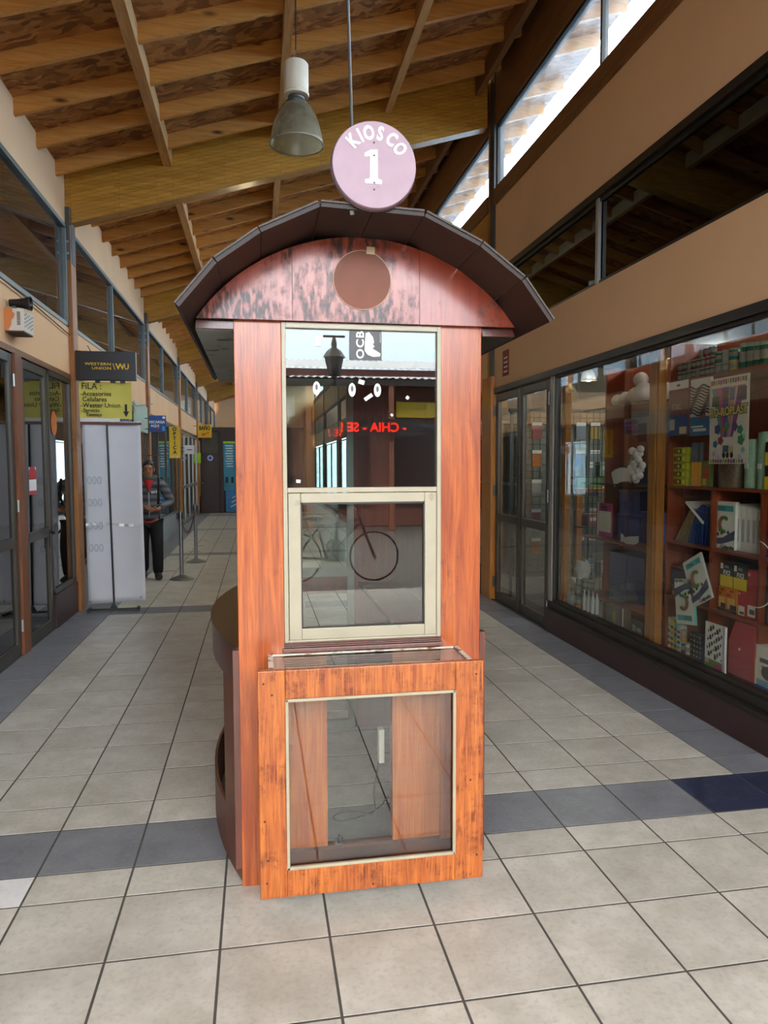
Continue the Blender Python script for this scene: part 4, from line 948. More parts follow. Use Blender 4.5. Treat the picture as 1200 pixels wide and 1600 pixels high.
S = thing('display_shelf', 'open red brown shelving with glass shelves beside the golden wooden posts', 'shelf', (4.0, 3.2, 0))
B('back_panel', M_SHELFZ, S, 4.12, 4.135, 2.72, 3.78, .05, 2.42)
B('side_panel', M_SHELFZ, S, 3.95, 4.12, 3.76, 3.78, .05, 2.42)
for z in (.44, .945, 1.42, 2.055): B('shelf_board', glass('shelf_glass', '#b9a890', .06, haze=.5, haze_col='#7a4a28') if z > 1 else M_SHELF, S, 3.73, 4.12, 2.6, 3.76, z-.014, z)
for (a, b, lb) in ((2.40, 2.53, 'golden wooden post inside the shop window between the two shelvings'), (3.97, 4.06, 'golden wooden post inside the shop window beside the door frame')):
    p = thing('window_post', lb, 'post', (3.69, (a+b)/2, 0)); B('shaft', M_POST2, p, 3.655, 3.715, a, b, .05, 2.42, bevel=.004); B('bead', M_POST2, p, 3.648, 3.656, a+.03, a+.05, .05, 2.42)
def carton(name, label, cat, y0, y1, z0, z1, x0, dep, mat, prints=(), group=None, texts=(), bev=.002):
    p = thing(name, label, cat, (x0+dep/2, (y0+y1)/2, z0), group=group)
    B('body', mat, p, x0, x0+dep, y0, y1, z0, z1, bevel=bev)
    W_, H_ = y1-y0, z1-z0
    for k, (u0, u1, v0, v1, pm) in enumerate(prints):
        e = .0012+.0004*k
        B('print', pm, p, x0-e, x0, y1-u1*W_, y1-u0*W_, z0+v0*H_, z0+v1*H_)
    for (s_, u, v, sz, pm) in texts: text(s_, sz, pm, p, (x0-.004, y1-u*W_, z0+v*H_), WEST, bold=sz*.02)
    return p
Wt, Bk, Rd, Ye, Gn, Bl = pl('e4e4e0'), pl('17171a'), pl('b3202c'), pl('e6c81e'), pl('2f8a4a'), pl('1f3f8a')
# hanging packs
p = carton('hanging_pack', 'maroon and blue hanging pack with white header, left of the zebra pack', 'pack', 2.045, 2.275, 1.773, 2.135, 3.655, .02, pl('6b2a38'), [(0, 1, .85, 1, Wt), (.42, .58, .9, .94, Bk), (0, 1, 0, .36, pl('2c4f8c')), (.1, .35, .1, .3, pl('c8c4b4')), (.6, .95, .02, .15, pl('d8c8a0'))], texts=[('ITEC', .45, .52, .05, pl('b08a94'))])
p = carton('hanging_pack', 'zebra striped hanging pack with blue base on the shop window', 'pack', 1.812, 2.024, 1.763, 2.125, 3.655, .02, pl('d8d8d4'), [(0, 1, 0, .33, pl('2a6a9a')), (.55, .8, .3, .42, pl('a03030')), (.1, .7, .14, .17, Wt), (.2, .85, .07, .12, Wt)])
for k in range(11):
    z_ = 1.90+k*.017
    MB().tube([(3.653, 1.82+.2*q/8, z_+.012*math.sin(q*1.1+k*.5)) for q in range(9)], .0055, 4).build('zebra_stripe', Bk, p)
# RO-ROPLAST poster
p = thing('toy_poster', 'white RO-ROPLAST poster with colourful toy drawings on the shop window', 'poster', (3.645, 1.61, 1.578))
B('sheet', plain('poster_paper', '#dcd6cc', .5, var=.04), p, 3.643, 3.647, 1.43, 1.79, 1.58, 2.10)
X_ = 3.6425
for (ya, yb, c) in ((1.73, 1.78, '5a8aa0'), (1.68, 1.73, 'b04a78'), (1.61, 1.68, '5a4a98'), (1.54, 1.61, 'b98a8a'), (1.46, 1.53, '8a4a88')): MB().prism([(ya, 2.04), (yb, 2.04), (1.62+(yb-1.61)*.35, 1.74), (1.62+(ya-1.61)*.35, 1.74)], 'x', X_-.0002, X_+.0005).build('ray', pl(c), p)
for (ya, yb, za, zb, c) in ((1.70, 1.77, 1.93, 1.99, '2d4a3a'), (1.62, 1.66, 1.95, 2.02, '5a3020'), (1.45, 1.53, 1.95, 2.03, '30284a'), (1.56, 1.6, 1.96, 2.03, '3c5a90')): B('picture', pl(c), p, X_-.0012, X_-.0003, ya, yb, za, zb)
for (yy, zz, r_, c) in ((1.71, 1.79, .035, '3c4a80'), (1.66, 1.78, .025, 'a86a30'), (1.62, 1.81, .03, '4a8a70'), (1.55, 1.80, .032, '6a3a7a'), (1.50, 1.78, .03, '3a8a78'), (1.49, 1.72, .034, '3a8a5a'), (1.68, 1.72, .03, '8a3a3a'), (1.73, 1.70, .025, '2a6a9a'), (1.47, 1.66, .02, '9ac4d0'), (1.74, 1.64, .02, 'd0a0b8'), (1.5, 1.62, .018, 'a8b8e0'), (1.7, 1.62, .018, 'c8b8d8'), (1.46, 1.74, .018, 'b8d0c0')):
    MB().prism([(yy+r_*math.cos(t*PI/5)*(1 if t % 2 else .75), zz+r_*math.sin(t*PI/5)*(1 if t % 2 else .75)) for t in range(10)], 'x', X_-.0014, X_-.0003).build('toy_print', pl(c), p)
B('toy_truck', pl('c8b88a'), p, X_-.0016, X_-.0003, 1.555, 1.60, 1.635, 1.685); B('toy_truck', pl('46538a'), p, X_-.0016, X_-.0003, 1.60, 1.655, 1.65, 1.69)
for yy in (1.57, 1.61, 1.645): MB().prism([(yy+.014*math.cos(t*PI/6), 1.632+.018*math.sin(t*PI/6)) for t in range(12)], 'x', X_-.002, X_-.0003).build('toy_wheel', Bk, p)
text('RO-ROPLAST', .062, plain('print_outline', '#2a2018', .5), p, (X_-.001, 1.61, 1.893), WEST, bold=.005, sxy=(.95, 1.15), rot=.03); text('RO-ROPLAST', .062, pl('e3cf6a'), p, (X_-.002, 1.61, 1.893), WEST, bold=.0015, sxy=(.95, 1.15), rot=.03)
cl_ = ('b03030', '3050a0', 'd09020', '2f8a4a', '7a3a8a')
for k in range(15): B('header_letter', pl(cl_[k % 5]), p, X_-.001, X_, 1.768-k*.0225, 1.783-k*.0225, 2.058+.004*(k % 2), 2.088)
for k in range(13): B('footer_letter', pl(cl_[(k+2) % 5]), p, X_-.001, X_, 1.762-k*.0245, 1.778-k*.0245, 1.585, 1.606+.003*(k % 2))
# paint pots on the top shelf
def pot(y, z, x, r, h, c, label, group, lid='aaa69c'):
    q = thing('paint_jar', label, 'jar', (x, y, z), group=group)
    MB().lathe([(r*.94, 0), (r, .004), (r, h*.80), (r*.93, h*.84)], (x, y, z), 14).build('jar', plain('jar_'+c, '#'+c, .25, var=.1), q, smooth='auto')
    MB().lathe([(r*.98, h*.84), (r, h*.86), (r*.98, h)], (x, y, z), 14).build('lid', pl(lid), q, smooth='auto')
    MB().lathe([(r*1.01, h*.28), (r*1.01, h*.66)], (x, y, z), 14, capb=False, capt=False).build('wrap_label', pl('8f8b80'), q, smooth='auto')
lb1 = 'small clear jar of glitter in the stacked rows on the top shelf'
cc = ['5a5048', '6a6460', '705a48', '584a44', '8a8078', '6b3a40']
for r_, n in ((0, 8), (1, 8), (2, 3)):
    for j in range(n):
        if r_ == 2: yy = 2.09-.055*j
        else: yy = 2.33-.052*j
        red = (j == 6 and r_ == 1) or (j == 1 and r_ == 2)
        if red: pot(yy, 2.15+r_*.066, 3.78, .025, .064, 'a8283c', 'red jar in the upper row of glitter jars, leaning column' if r_ == 1 else 'red jar topmost among the glitter jars', 'glitter jars')
        else: pot(yy, 2.15+r_*.066, 3.78, .025, .064, cc[(j+r_*2) % 6], 'small glitter jar, %s from the left in the %s row on the top shelf' % (ORD[j], ['bottom', 'middle', 'top'][r_]), 'glitter jars')
for j, (r_, c) in enumerate(((0, '8a8a84'), (0, '77726a'), (0, 'c8b030'), (1, '1f6a48'), (1, '9a9a90'), (1, '0f6a58'))):
    pot(1.90-.07*(j % 3), 2.15+.072*r_, 3.78, .032, .07, c, ['grey jar left end of the lower row beside the green bottles', 'grey jar second in the lower row beside the green bottles', 'yellow jar in the lower row beside the green bottles', 'dark green jar left end of the upper row', 'pale grey jar in the upper row between green jars', 'teal green jar in the upper row next to the big bottles'][j], None)
for j in range(4): pot(1.68-.062*j, 2.15, 3.79, .03, .16-.006*j, '1f5a3c', 'tall green bottle, %s from the left, at the right end of the top shelf' % ORD[j], 'tall green bottles', lid='9ab0a4')
# goods on the z=1.43 shelf
for k in range(5): carton('pencil_box', ['lowest yellow green box of the stack beside the yellow pencils', 'second lowest yellow green box of the stack beside the yellow pencils', 'middle yellow green box of the stack beside the yellow pencils', 'second highest yellow green box of the stack beside the yellow pencils', 'highest yellow green box of the stack beside the yellow pencils'][k], 'box', 2.19, 2.35, 1.432+k*.053, 1.482+k*.053, 3.745, .09, pl('b8c02a'), [(.05, .62, .15, .85, pl('3a4a1c')), (.12, .3, .25, .75, pl('b04028')), (.35, .5, .3, .7, pl('d8d060')), (.72, .9, .25, .75, pl('e8e060'))], group='stacked pencil boxes')
for k in range(5):
    q = thing('pencil', 'upright yellow and grey jumbo pencil, %s from the left in the bundle' % ORD[k], 'pencil', (3.77, 2.155-.026*k, 1.432), group='jumbo pencils')
    MB().lathe([(.011, 0), (.011, .16)], (3.77, 2.155-.026*k, 1.432), 8).build('barrel', pl('dc9c1c'), q); MB().lathe([(.0112, .16), (.0112, .29)], (3.77, 2.155-.026*k, 1.432), 8).build('wrapper', pl('6a6f80'), q)
carton('colouring_book', 'thin green colouring book beside the yellow pencils', 'book', 1.925, 2.02, 1.432, 1.60, 3.75, .02, pl('6a8a3a'), [(.2, .8, .3, .8, pl('b05a38')), (.1, .5, .05, .3, pl('c8c050'))])
q = thing('granule_jar', 'wide jar of brown granules on the shelf below the poster', 'jar', (3.83, 1.78, 1.432)); MB().lathe([(.1, 0), (.105, .01), (.105, .15), (.09, .165)], (3.83, 1.78, 1.432), 24).build('jar', plain('granules', '#6b5a4a', .35, var=.3, scale=60), q, smooth='auto'); MB().lathe([(.092, .165), (.092, .19)], (3.83, 1.78, 1.432), 24).build('lid', pl('8a8a80'), q)
for k, (yy, h) in enumerate(((1.59, .29), (1.475, .33))):
    q = thing('glitter_roll', ['left pale green glitter roll standing on the shelf', 'right taller pale green glitter roll standing on the shelf'][k], 'roll', (3.8, yy, 1.432), group='glitter rolls'); MB().lathe([(.045, 0), (.045, h)], (3.8, yy, 1.432), 20).build('sheet_roll', plain('glitter_green', '#8aa890', .35, var=.4, scale=220), q, smooth='auto'); MB().lathe([(.03, h), (.03, h+.004)], (3.8, yy, 1.432), 16).build('core', pl('b8b0a0'), q)
    B('price_tag', Wt, q, 3.753, 3.756, yy-.02, yy+.015, 1.55, 1.58)
for k in range(2): carton('glue_box', ['lower black and yellow box at the shelf end by the rolls', 'upper black and yellow box at the shelf end by the rolls'][k], 'box', 1.26, 1.42, 1.432+k*.14, 1.565+k*.14, 3.75, .1, Bk, [(0, 1, 0, .55, Ye), (.2, .8, .65, .85, pl('c0302c'))])
# row below: folders, books, purple packs
for k in range(15):
    t_ = k/14; q = thing('folder', ('%s leaning blue folder from the left in the left cubby' % ORD[k-5]) if k > 4 else '%s leaning tan folder from the left beside the blue folders' % ORD[k], 'folder', (3.9, 2.33-.47*t_*.92, 1.042), rot=(math.radians(38*(1-t_)**1.2), 0, 0), group='leaning folders')
    B('cover', pl('1d3c78') if k > 4 else pl('8a7450'), q, -.14, .12, -.006, .006, .0, .27+.01*math.sin(k), bevel=.001); B('paper_edge', pl('c8ccd4') if k > 4 else Wt, q, -.141, .119, -.003, .003, .27+.01*math.sin(k), .274+.01*math.sin(k))
q = thing('paper_sheet', 'white papers lying slanted on top of the blue folders', 'paper', (3.85, 2.12, 1.26), rot=(math.radians(33), 0, 0)); B('sheet', Wt, q, -.1, .1, -.14, .1, 0, .012)
def calig(p, x, w_, h_, local=True):
    """cover print of a white workbook; local frame: y across (left = +), z up, faces -X"""
    B('title_box', pl('4fb0b4'), p, x-.001, x, -w_*.42, w_*.36, h_*.80, h_*.92); B('title_box', pl('3a8f96'), p, x-.0016, x-.0004, -w_*.05, w_*.36, h_*.815, h_*.9)
    c_ = [(w_*(.02+.20*math.cos(a)), h_*(.52+.15*math.sin(a))) for a in [PI*.25+PI*1.35*k/12 for k in range(13)]]
    m_ = MB(); m_.tube([(x-.002, -yy, zz) for yy, zz in c_], .012, 6).build('picture', pl('4a7a3a'), p); MB().tube([(x-.003, -yy, zz) for yy, zz in c_[3:9]], .0125, 6).build('picture', pl('8a5a38'), p)
    MB().prism([(-w_*.5, h_*.42), (-w_*.5, h_*.22), (w_*.1, h_*.10), (w_*.5, h_*.08), (w_*.5, h_*.2), (w_*.05, h_*.24)], 'x', x-.001, x).build('picture', pl('4a5270'), p)
    for a, b in ((.2, .4), (.28, .3), (-.2, .36), (.1, .33)): MB().prism([(w_*a+.012*math.cos(k*PI/3), h_*b+.012*math.sin(k*PI/3)) for k in range(6)], 'x', x-.002, x-.0005).build('picture', pl('3a4a3a'), p)
    text('Caligrafix', .034, pl('2c3040'), p, (x-.002, -w_*.18, h_*.05), WEST)
for k in range(8):
    yy = 1.835-.05*k
    if k == 0:
        q = thing('workbook', 'white workbook with a coloured letter picture facing out in the middle cubby', 'book', (3.76, 1.79, 1.042), local=True); B('cover', Wt, q, 0, .03, -.105, .105, 0, .30, bevel=.002); calig(q, 0, .21, .30)
    elif k > 1:
        q = thing('workbook', 'white workbook standing spine out, %s in the row of the middle cubby' % ORD[k-2], 'book', (3.78, yy, 1.042), local=True, group='standing workbooks'); B('cover', Wt, q, 0, .2, -.022, .022, 0, .295-.004*k, bevel=.002); B('spine_print', pl('b0b4b8'), q, -.001, 0, -.012, .012, .06, .2)
for k in range(6): carton('purple_pack', 'purple and red pack, %s from the bottom of the stack in the right cubby' % ORD[k], 'box', 1.20, 1.38, 1.042+k*.055, 1.093+k*.055, 3.745, .12, pl('34264a'), [(.08, .35, .25, .75, pl('b03048')), (.5, .9, .4, .55, pl('6a5a8a'))], group='purple packs')
# third row
q = thing('pencil_pile', 'loose bundle of coloured pencils lying on the blue tray', 'pencils', (3.8, 2.26, .85))
for k in range(9): MB().tube([(3.76+.018*(k % 5), 2.16, .852+.012*(k//5)), (3.77+.018*(k % 5), 2.36, .854+.012*(k//5)+.004*(k % 3))], .006, 6).build('pencil', pl(['a8283c', '3a3a60', 'c86a28', '5a7a2c', '9a3a70', '6a3a24', 'd0a030', '2c5a8a', '4a2a2a'][k]), q)
carton('tray', 'dark blue tray box in the left cubby of the third row', 'tray', 2.15, 2.355, .73, .848, 3.75, .14, pl('1a2848'))
for k in range(8): carton('crayon_box', 'small bright crayon box, %s from the right under the blue tray' % ORD[k], 'box', 2.145+.026*k, 2.168+.026*k, .652, .728, 3.745, .06, pl(['2f7a4a', 'd8a020', 'b02c38', '3a3a3a', '4a8a3a', 'e08a20', 'c03040', '2a5a4a'][k]), [(.1, .9, .1, .45, pl(['c8a030', 'c04030', '3a6a4a', 'd8c040', 'b03040', '4a4a8a', 'e0c040', 'a03050'][k]))], group='crayon boxes')
for k, (a, b) in enumerate(((1.675, 1.80), (1.545, 1.668))):
    carton('glue_carton', ['left black and yellow FX2 carton standing on the orange boxes', 'right black and yellow FX2 carton standing on the red box'][k], 'box', a, b, .81, .962, 3.75, .09, Bk, [(0, 1, 0, .47, Ye), (.03, .22, .72, .95, Wt), (.35, .65, .78, .88, pl('8a8a8a'))], texts=[('FX2', .55, .58, .04, Wt)])
carton('glue_carton', 'black and yellow F1 carton left of the orange boxes', 'box', 1.87, 1.965, .652, .86, 3.80, .09, Bk, [(0, 1, 0, .4, Ye), (.1, .9, .45, .7, pl('d8d8d8'))])
for k, (a, b) in enumerate(((1.74, 1.815), (1.632, 1.735))): carton('orange_box', ['narrow left orange box with yellow diagonal print', 'wider right orange box with yellow diagonal print'][k], 'box', a, b, .652, .805, 3.75, .09, pl('d08018'), [(0, 1, 0, .12, pl('2a2440')), (.15, .85, .15, .6, pl('e8b860')), (.0, .45, .62, .78, pl('b83820')), (.35, .7, .85, .92, pl('8a2010')), (.4, .95, .14, .34, pl('1c2030'))])
for k, (a, b, z1) in enumerate(((1.548, 1.626, .806), (1.452, 1.542, .95))): carton('red_box', ['shorter red box with a white pen label', 'taller red box with a white pen label'][k], 'box', a, b, .652, z1, 3.75, .09, Rd, [(.12, .85, .05, .42 if k == 0 else .28, Wt), (.3, .8, .1, .2, pl('3a3f48')), (.1, .3, .86, .93, pl('d8a0a0'))])
for k in range(3): carton('marker_set', ['lower', 'middle', 'upper'][k]+' dark marker set box at the right edge of the third row', 'box', 1.20, 1.375, .652+k*.115, .762+k*.115, 3.745, .07, pl('1a1a20'), [(.1+.18*j, .18+.18*j, .12, .8, pl(c)) for j, c in enumerate(('3a4a6a', 'a0a4a8', '6a6a70', 'c8c8c8'))])
# workbooks hanging tilted on the glass
for (yy, z0, a, lb) in ((1.875, .665, 27, 'tilted white workbook hanging on the glass, upper of the two'), (2.005, .50, 188, 'upside down white workbook with teal edge hanging on the glass')):
    q = thing('workbook', lb, 'book', (3.635, yy, z0+.17), rot=(math.radians(-a), 0, 0))
    # local origin at the book's centre
    ORG[q] = Vector((0, 0, .15)); B('cover', Wt, q, 0, .016, -.105, .105, 0, .30, bevel=.002); calig(q, 0, .21, .30); B('spine', pl('5ac0c8') if a > 90 else pl('c8c8c4'), q, .001, .015, .105 if a > 90 else -.108, .108 if a > 90 else -.105, 0, .30)
# bottom row
for k, c in enumerate(('cfe0d0', 'e0d040', '7ab8b8', 'd8d8d0')): carton('paint_tube_box', ['white and green striped paint box at the end of the bottom row', 'yellow paint box in the bottom row', 'teal paint box in the bottom row', 'cream paint box in the bottom row'][k], 'box', 2.34-.042*k, 2.378-.042*k, .272, .49-.012*k, 3.745, .05, pl(c), [(.1, .9, .1+.2*j, .2+.2*j, pl(['3a5a3a', 'a83030', '2c6a8a', 'd0a020'][(j+k) % 4])) for j in range(4)])
for k, (c, yy, z) in enumerate((('2c4a8a', 2.19, .272), ('d0d0c8', 2.145, .272), ('c8982c', 2.20, .352))): pot(yy, z, 3.765, .022, .08, c, ['blue paint bottle in the bottom row', 'white paint bottle in the bottom row', 'ochre paint bottle stacked in the bottom row'][k], None)
for r_ in range(5):
    for j in range(4):
        blu = j == 3
        carton('ink_box', ('tiny black ink box, column %s from the left, %s layer from the bottom' % (ORD[j], ORD[r_])) if not blu else 'tiny blue ink box, %s from the bottom of the blue column' % ORD[r_], 'box', 2.075-.034*j, 2.105-.034*j, .272+.034*r_, .304+.034*r_, 3.75, .03, pl('1c1c20') if not blu else pl('22388a'), [(.2, .7, .35, .6, pl('b8b0a8'))], group='black ink boxes' if not blu else 'blue ink boxes', bev=0)
p = carton('cow_print_folder', 'cow print folder with green meadow hanging at the glass', 'folder', 1.60, 1.80, .264, .584, 3.655, .014, Wt, [(0, 1, 0, .28, pl('5a8a3a')), (0, 1, 0, .1, pl('2c5a6a')), (.5, .98, .06, .24, pl('b03a68')), (.05, .22, .2, .28, pl('d8a0a0')), (.9, .99, .05, 1, pl('b0a8d8'))])
for k in range(26):
    yy, zz = 1.63+.15*((k*37) % 26)/26, .37+.2*k/26; r_ = .006+.008*((k*13) % 7)/7
    MB().prism([(yy+r_*math.cos(t*PI/4)*(1+.35*((t*k) % 3-1)), zz+r_*1.2*math.sin(t*PI/4)*(1+.3*((t+k) % 2))) for t in range(8)], 'x', 3.6525, 3.6545).build('cow_patch', Bk, p)
q = thing('pink_folder', 'plain coral red folder with slanted corner in the bottom row', 'folder', (3.7, 1.51, .3)); MB().prism([(1.39, .30), (1.63, .30), (1.63, .5), (1.57, .63), (1.40, .63)], 'x', 3.70, 3.712).build('cover', pl('b03a44'), q); B('label_dot', Wt, q, 3.698, 3.7, 1.52, 1.535, .46, .475); B('page_edge', pl('c8b890'), q, 3.702, 3.71, 1.384, 1.39, .3, .45)
p = carton('cookware_box', 'white box with a drawing of a cooking pot at the right edge', 'box', 1.2, 1.415, .275, .53, 3.72, .12, Wt, [(0, 1, 0, .22, pl('7ab0d8')), (0, 1, 0, .08, pl('2c4a7a')), (.2, .75, .62, .72, pl('4a4c50'))])
MB().prism([(1.30+.055*math.cos(t*PI/10), .38+.04*math.sin(t*PI/10)) for t in range(20)], 'x', 3.717, 3.72).build('pot_print', pl('33363c'), p); B('pot_print', pl('55585e'), p, 3.716, 3.72, 1.25, 1.35, .405, .415)
q = MB().tube([(3.62, 1.30+.17*math.cos(a), .96+.19*math.sin(a)) for a in [.55*PI+PI*1.0*k/16*.95 for k in range(17)]], .0035, 6).build('white_cable', Wt, None, smooth=True, label='white cable looping down the inside of the shop window', cat='cable')
q = MB().ball((3.83, 1.66, .56), .085, 14, 9, (.7, 1.1, .8)).build('plastic_bag', glass('clear_plastic', '#f0f2f2', .25, .12, haze=.18), None, smooth=True, label='crumpled clear plastic bag behind the cow print folder', cat='bag')
# open shelving by the posts
carton('calendar', 'pink and white booklet with purple Ho lettering on the open shelving', 'booklet', 3.44, 3.70, .948, 1.24, 3.85, .012, pl('b8488a'), [(.14, .96, .14, .76, Wt), (.3, .95, .2, .62, pl('e0dcc0')), (0, .1, 0, 1, pl('d8d0d8'))], texts=[('Ho', .5, .86, .09, pl('4a1a5a'))])
for k, (a, b, z0, z1) in enumerate(((3.07, 3.40, 1.16, 1.36), (3.07, 3.42, .948, 1.155), (2.78, 3.04, .948, 1.2), (3.28, 3.56, .445, .63), (2.98, 3.26, .445, .63), (3.26, 3.55, .64, .82), (2.97, 3.24, .64, .82))):
    p = carton('storage_bin', ['navy storage bin on top beside the pink booklet', 'navy storage bin lower beside the pink booklet', 'navy storage bin behind the golden post', 'navy bin lower left on the low shelf', 'navy bin lower right on the low shelf', 'navy bin upper left on the low shelf', 'navy bin upper right on the low shelf'][k], 'bin', a, b, z0, z1, 3.90, .2, pl('34438c', .35), group='navy bins')
    B('lid', pl('3a4a98', .35), p, 3.895, 4.105, a-.004, b+.004, z1-.012, z1+.001)
M_ACL = glass('blue_acrylic', '#b8c4e0', .12, haze=.1, haze_col='#a8b4d8')
q = thing('desk_organizer', 'clear bluish acrylic desk organizer on the low shelf', 'organizer', (3.82, 3.2, .445)); B('cup', M_ACL, q, 3.76, 3.88, 3.08, 3.30, .45, .455); B('cup', M_ACL, q, 3.76, 3.763, 3.08, 3.30, .45, .54); B('cup', M_ACL, q, 3.76, 3.88, 3.08, 3.083, .45, .56); B('cup', M_ACL, q, 3.76, 3.88, 3.297, 3.30, .45, .56); MB().obox((3.82, 3.07, .54), (.1, .06, .14), Matrix.Rotation(-.5, 3, 'X')).build('box', M_ACL, q)
M_FOAM = plain('foam_white', '#dcdcdc', .7, var=.04)
k = 0
for (yy, z, r_) in ((3.0, 2.14, .085), (3.12, 2.13, .07), (3.28, 2.12, .06), (3.42, 2.115, .055), (2.72, 2.13, .07), (3.05, 2.25, .06)):
    MB().ball((3.88, yy, z), r_, 16, 10).build('foam_ball', M_FOAM, None, smooth=True, label=['largest white foam ball on the top glass shelf', 'second largest white foam ball beside the largest one', 'third white foam ball on the top glass shelf', 'smallest white foam ball at the left end of the top shelf', 'white foam ball behind the golden post', 'white foam ball resting on top of the others'][k], cat='ball', group='foam balls'); k += 1
q = thing('ball_bag', 'net bag of small white foam balls on the second glass shelf', 'bag', (3.85, 2.99, 1.42))
for k in range(22): MB().ball((3.82+.02*math.sin(k*2.1), 2.99+.06*math.sin(k*1.7), 1.455+.0115*k), .03, 10, 6).build('ball', M_FOAM, q, smooth=True)
q = MB().sheet(lambda u, v: (3.76-.03*v+.01*math.sin(u*6), 2.95+.27*u, 1.43+.11*v-.04*u+.03*math.sin(u*3)), 10, 4).build('price_card', Wt, None, solid=.002, label='curled white price card hanging on the second glass shelf', cat='card')
q = MB().sheet(lambda u, v: (3.78+.02*math.sin(u*9), 2.86+.3*u, .955+.05*math.sin(v*3+u*4)+.03*v), 12, 5).build('plastic_sheet', plain('film_white', '#c8c8c4', .4), None, solid=.002, label='crumpled white packaging on the third shelf beside the bins', cat='packaging')
carton('pink_certificate', 'large faded pink poster on the back of the open shelving', 'poster', 3.3, 3.72, 1.45, 1.98, 4.105, .01, pl('c07a60'), [(.1, .5, .05, .5, pl('c89a84')), (.55, .9, .6, .9, pl('7a2a28')), (.05, .3, .75, .95, pl('b04038'))])
carton('blue_folder_box', 'teal and navy file box on the second glass shelf', 'box', 3.1, 3.5, 1.425, 1.56, 3.95, .1, pl('22365a'), [(0, .5, .05, .95, pl('4a7a90'))])
# bottom of the window: small stock
for k in range(14):
    r_, j = k//5, k % 5
    yy = 3.80-.062*j+.02*(r_ % 2); pot(yy, .30+.085*r_, 3.73+.03*(j % 2), .027, .08, ['4a6a4a', '5a7058', '3c5a68', '6a7a5a'][(k*3) % 4], 'small green grey jar at the window foot, %s from the door in the %s layer' % (ORD[j], ORD[r_]), 'jars at the window foot', lid='8a9488')
for k in range(6):
    yy = 3.62-.04*k; q = thing('white_bottle', 'slim white bottle at the window foot, %s from the door side' % ORD[k], 'bottle', (3.70, yy, .29), group='slim white bottles'); MB().lathe([(.016, 0), (.017, .01), (.017, .12), (.007, .15), (.007, .18)], (3.70+.02*(k % 2), yy, .29), 10).build('bottle', pl('cdd4d4', .3), q, smooth='auto')
def plush(c, s, lb, col):
    q = thing('soft_bag', lb, 'bag', (c[0], c[1], c[2]))
    bm = bmesh.new(); bmesh.ops.create_icosphere(bm, subdivisions=3, radius=s)
    rr = random.Random(int(c[1]*1000))
    ph = [rr.random()*6 for _ in range(6)]
    for v in bm.verts:
        d = v.co.normalized(); k_ = 1+.14*math.sin(d.x*7+ph[0])+.12*math.sin(d.y*8+ph[1])+.12*math.sin(d.z*9+ph[2]); v.co = Vector((v.co.x*k_*.8, v.co.y*k_, v.co.z*k_*1.15))+Vector((0, 0, s))
    me = bpy.data.meshes.new('bag'); bm.to_mesh(me); bm.free(); me.materials.append(pl(col))
    o = bpy.data.objects.new('wrapped_content', me); COL.objects.link(o); o.parent = q
    for p_ in me.polygons: p_.use_smooth = True
    MB().tube([(c[0], c[1]-s*.3, c[2]+2.1*s), (c[0], c[1], c[2]+2.35*s), (c[0], c[1]+s*.3, c[2]+2.1*s)], .008, 6).build('tie', pl('8a5a58'), q)
plush((3.76, 3.78, .55), .075, 'white wrapped bag with a tie above the jars at the window foot', 'c8c8c4')
plush((3.72, 3.93, .29), .055, 'silver crumpled foil bag low beside the door frame', 'b8bab8'); plush((3.74, 3.92, .43), .05, 'silver crumpled foil bag stacked on the lower foil bag', 'a8aaa8')
carton('brown_bag', 'flat brown kraft bag leaning at the window foot', 'bag', 2.82, 2.98, .28, .46, 3.69, .015, pl('6b4c34'), [(.35, .45, .1, .9, Wt)])
carton('chalk_card', 'small black price card leaning at the window foot', 'card', 2.56, 2.74, .28, .40, 3.66, .008, pl('22242a'), [(.15, .4, .3, .7, pl('8a8c90')), (.5, .85, .35, .6, pl('8a8c90'))])
carton('grey_pouch', 'grey pouch with yellow tag at the window foot', 'bag', 3.02, 3.22, .28, .43, 3.70, .03, pl('6a6c70'), [(.6, .8, .1, .7, pl('a8983a'))])
# ---- deep inside: wire grid rack with hanging packets, counter, cabinets
S = thing('wire_rack', 'black wire grid rack deep inside the right shop', 'rack', (4.6, 5.9, 0))
mb = MB()
for k in range(19): mb.tube([(3.85+k*.085, 5.9, .3), (3.85+k*.085, 5.9, 2.2)], .004, 4)
for k in range(24): mb.tube([(3.85, 5.903, .3+k*.08), (5.4, 5.903, .3+k*.08)], .004, 4)
mb.build('wire_grid', M_BLACK, S, kind='stuff'); B('rail', M_BLACK, S, 3.8, 5.45, 5.88, 5.92, 2.2, 2.24); B('leg', M_BLACK, S, 3.82, 3.85, 5.88, 5.92, 0, 2.2); B('leg', M_BLACK, S, 5.4, 5.43, 5.88, 5.92, 0, 2.2)
pc = ['6a7a8a', '8a3a3a', '3a5a6a', '9a8a4a', '4a6a4a', 'a0a0a0', '7a4a7a', '2a4a8a', 'b06a2a', '5a5a5a']
prot = {}
for z in (.5, .85, 1.2, 1.55, 1.88):
    for j in range(8):
        k = (j*3+int(z*10)) % 10
        x_ = 3.95+j*.185
        lb = '%s packet on the wire grid, %s from the left in the %s row' % (['grey blue', 'red', 'teal', 'mustard', 'green', 'grey', 'purple', 'blue', 'orange', 'charcoal'][k], ORD[j], {.5: 'lowest', .85: 'second', 1.2: 'middle', 1.55: 'fourth', 1.88: 'top'}[z])
        if k in prot: dup(prot[k], (x_, 5.87, z), lb)
        else:
            q = thing('hanging_packet', lb, 'packet', (x_, 5.87, z), group='packets on the wire grid', local=True)
            B('packet', pl(pc[k]), q, -.06, .06, -.012, .012, 0, .2, bevel=.003); B('header', Wt, q, -.06, .06, -.014, -.012, .16, .2); prot[k] = q
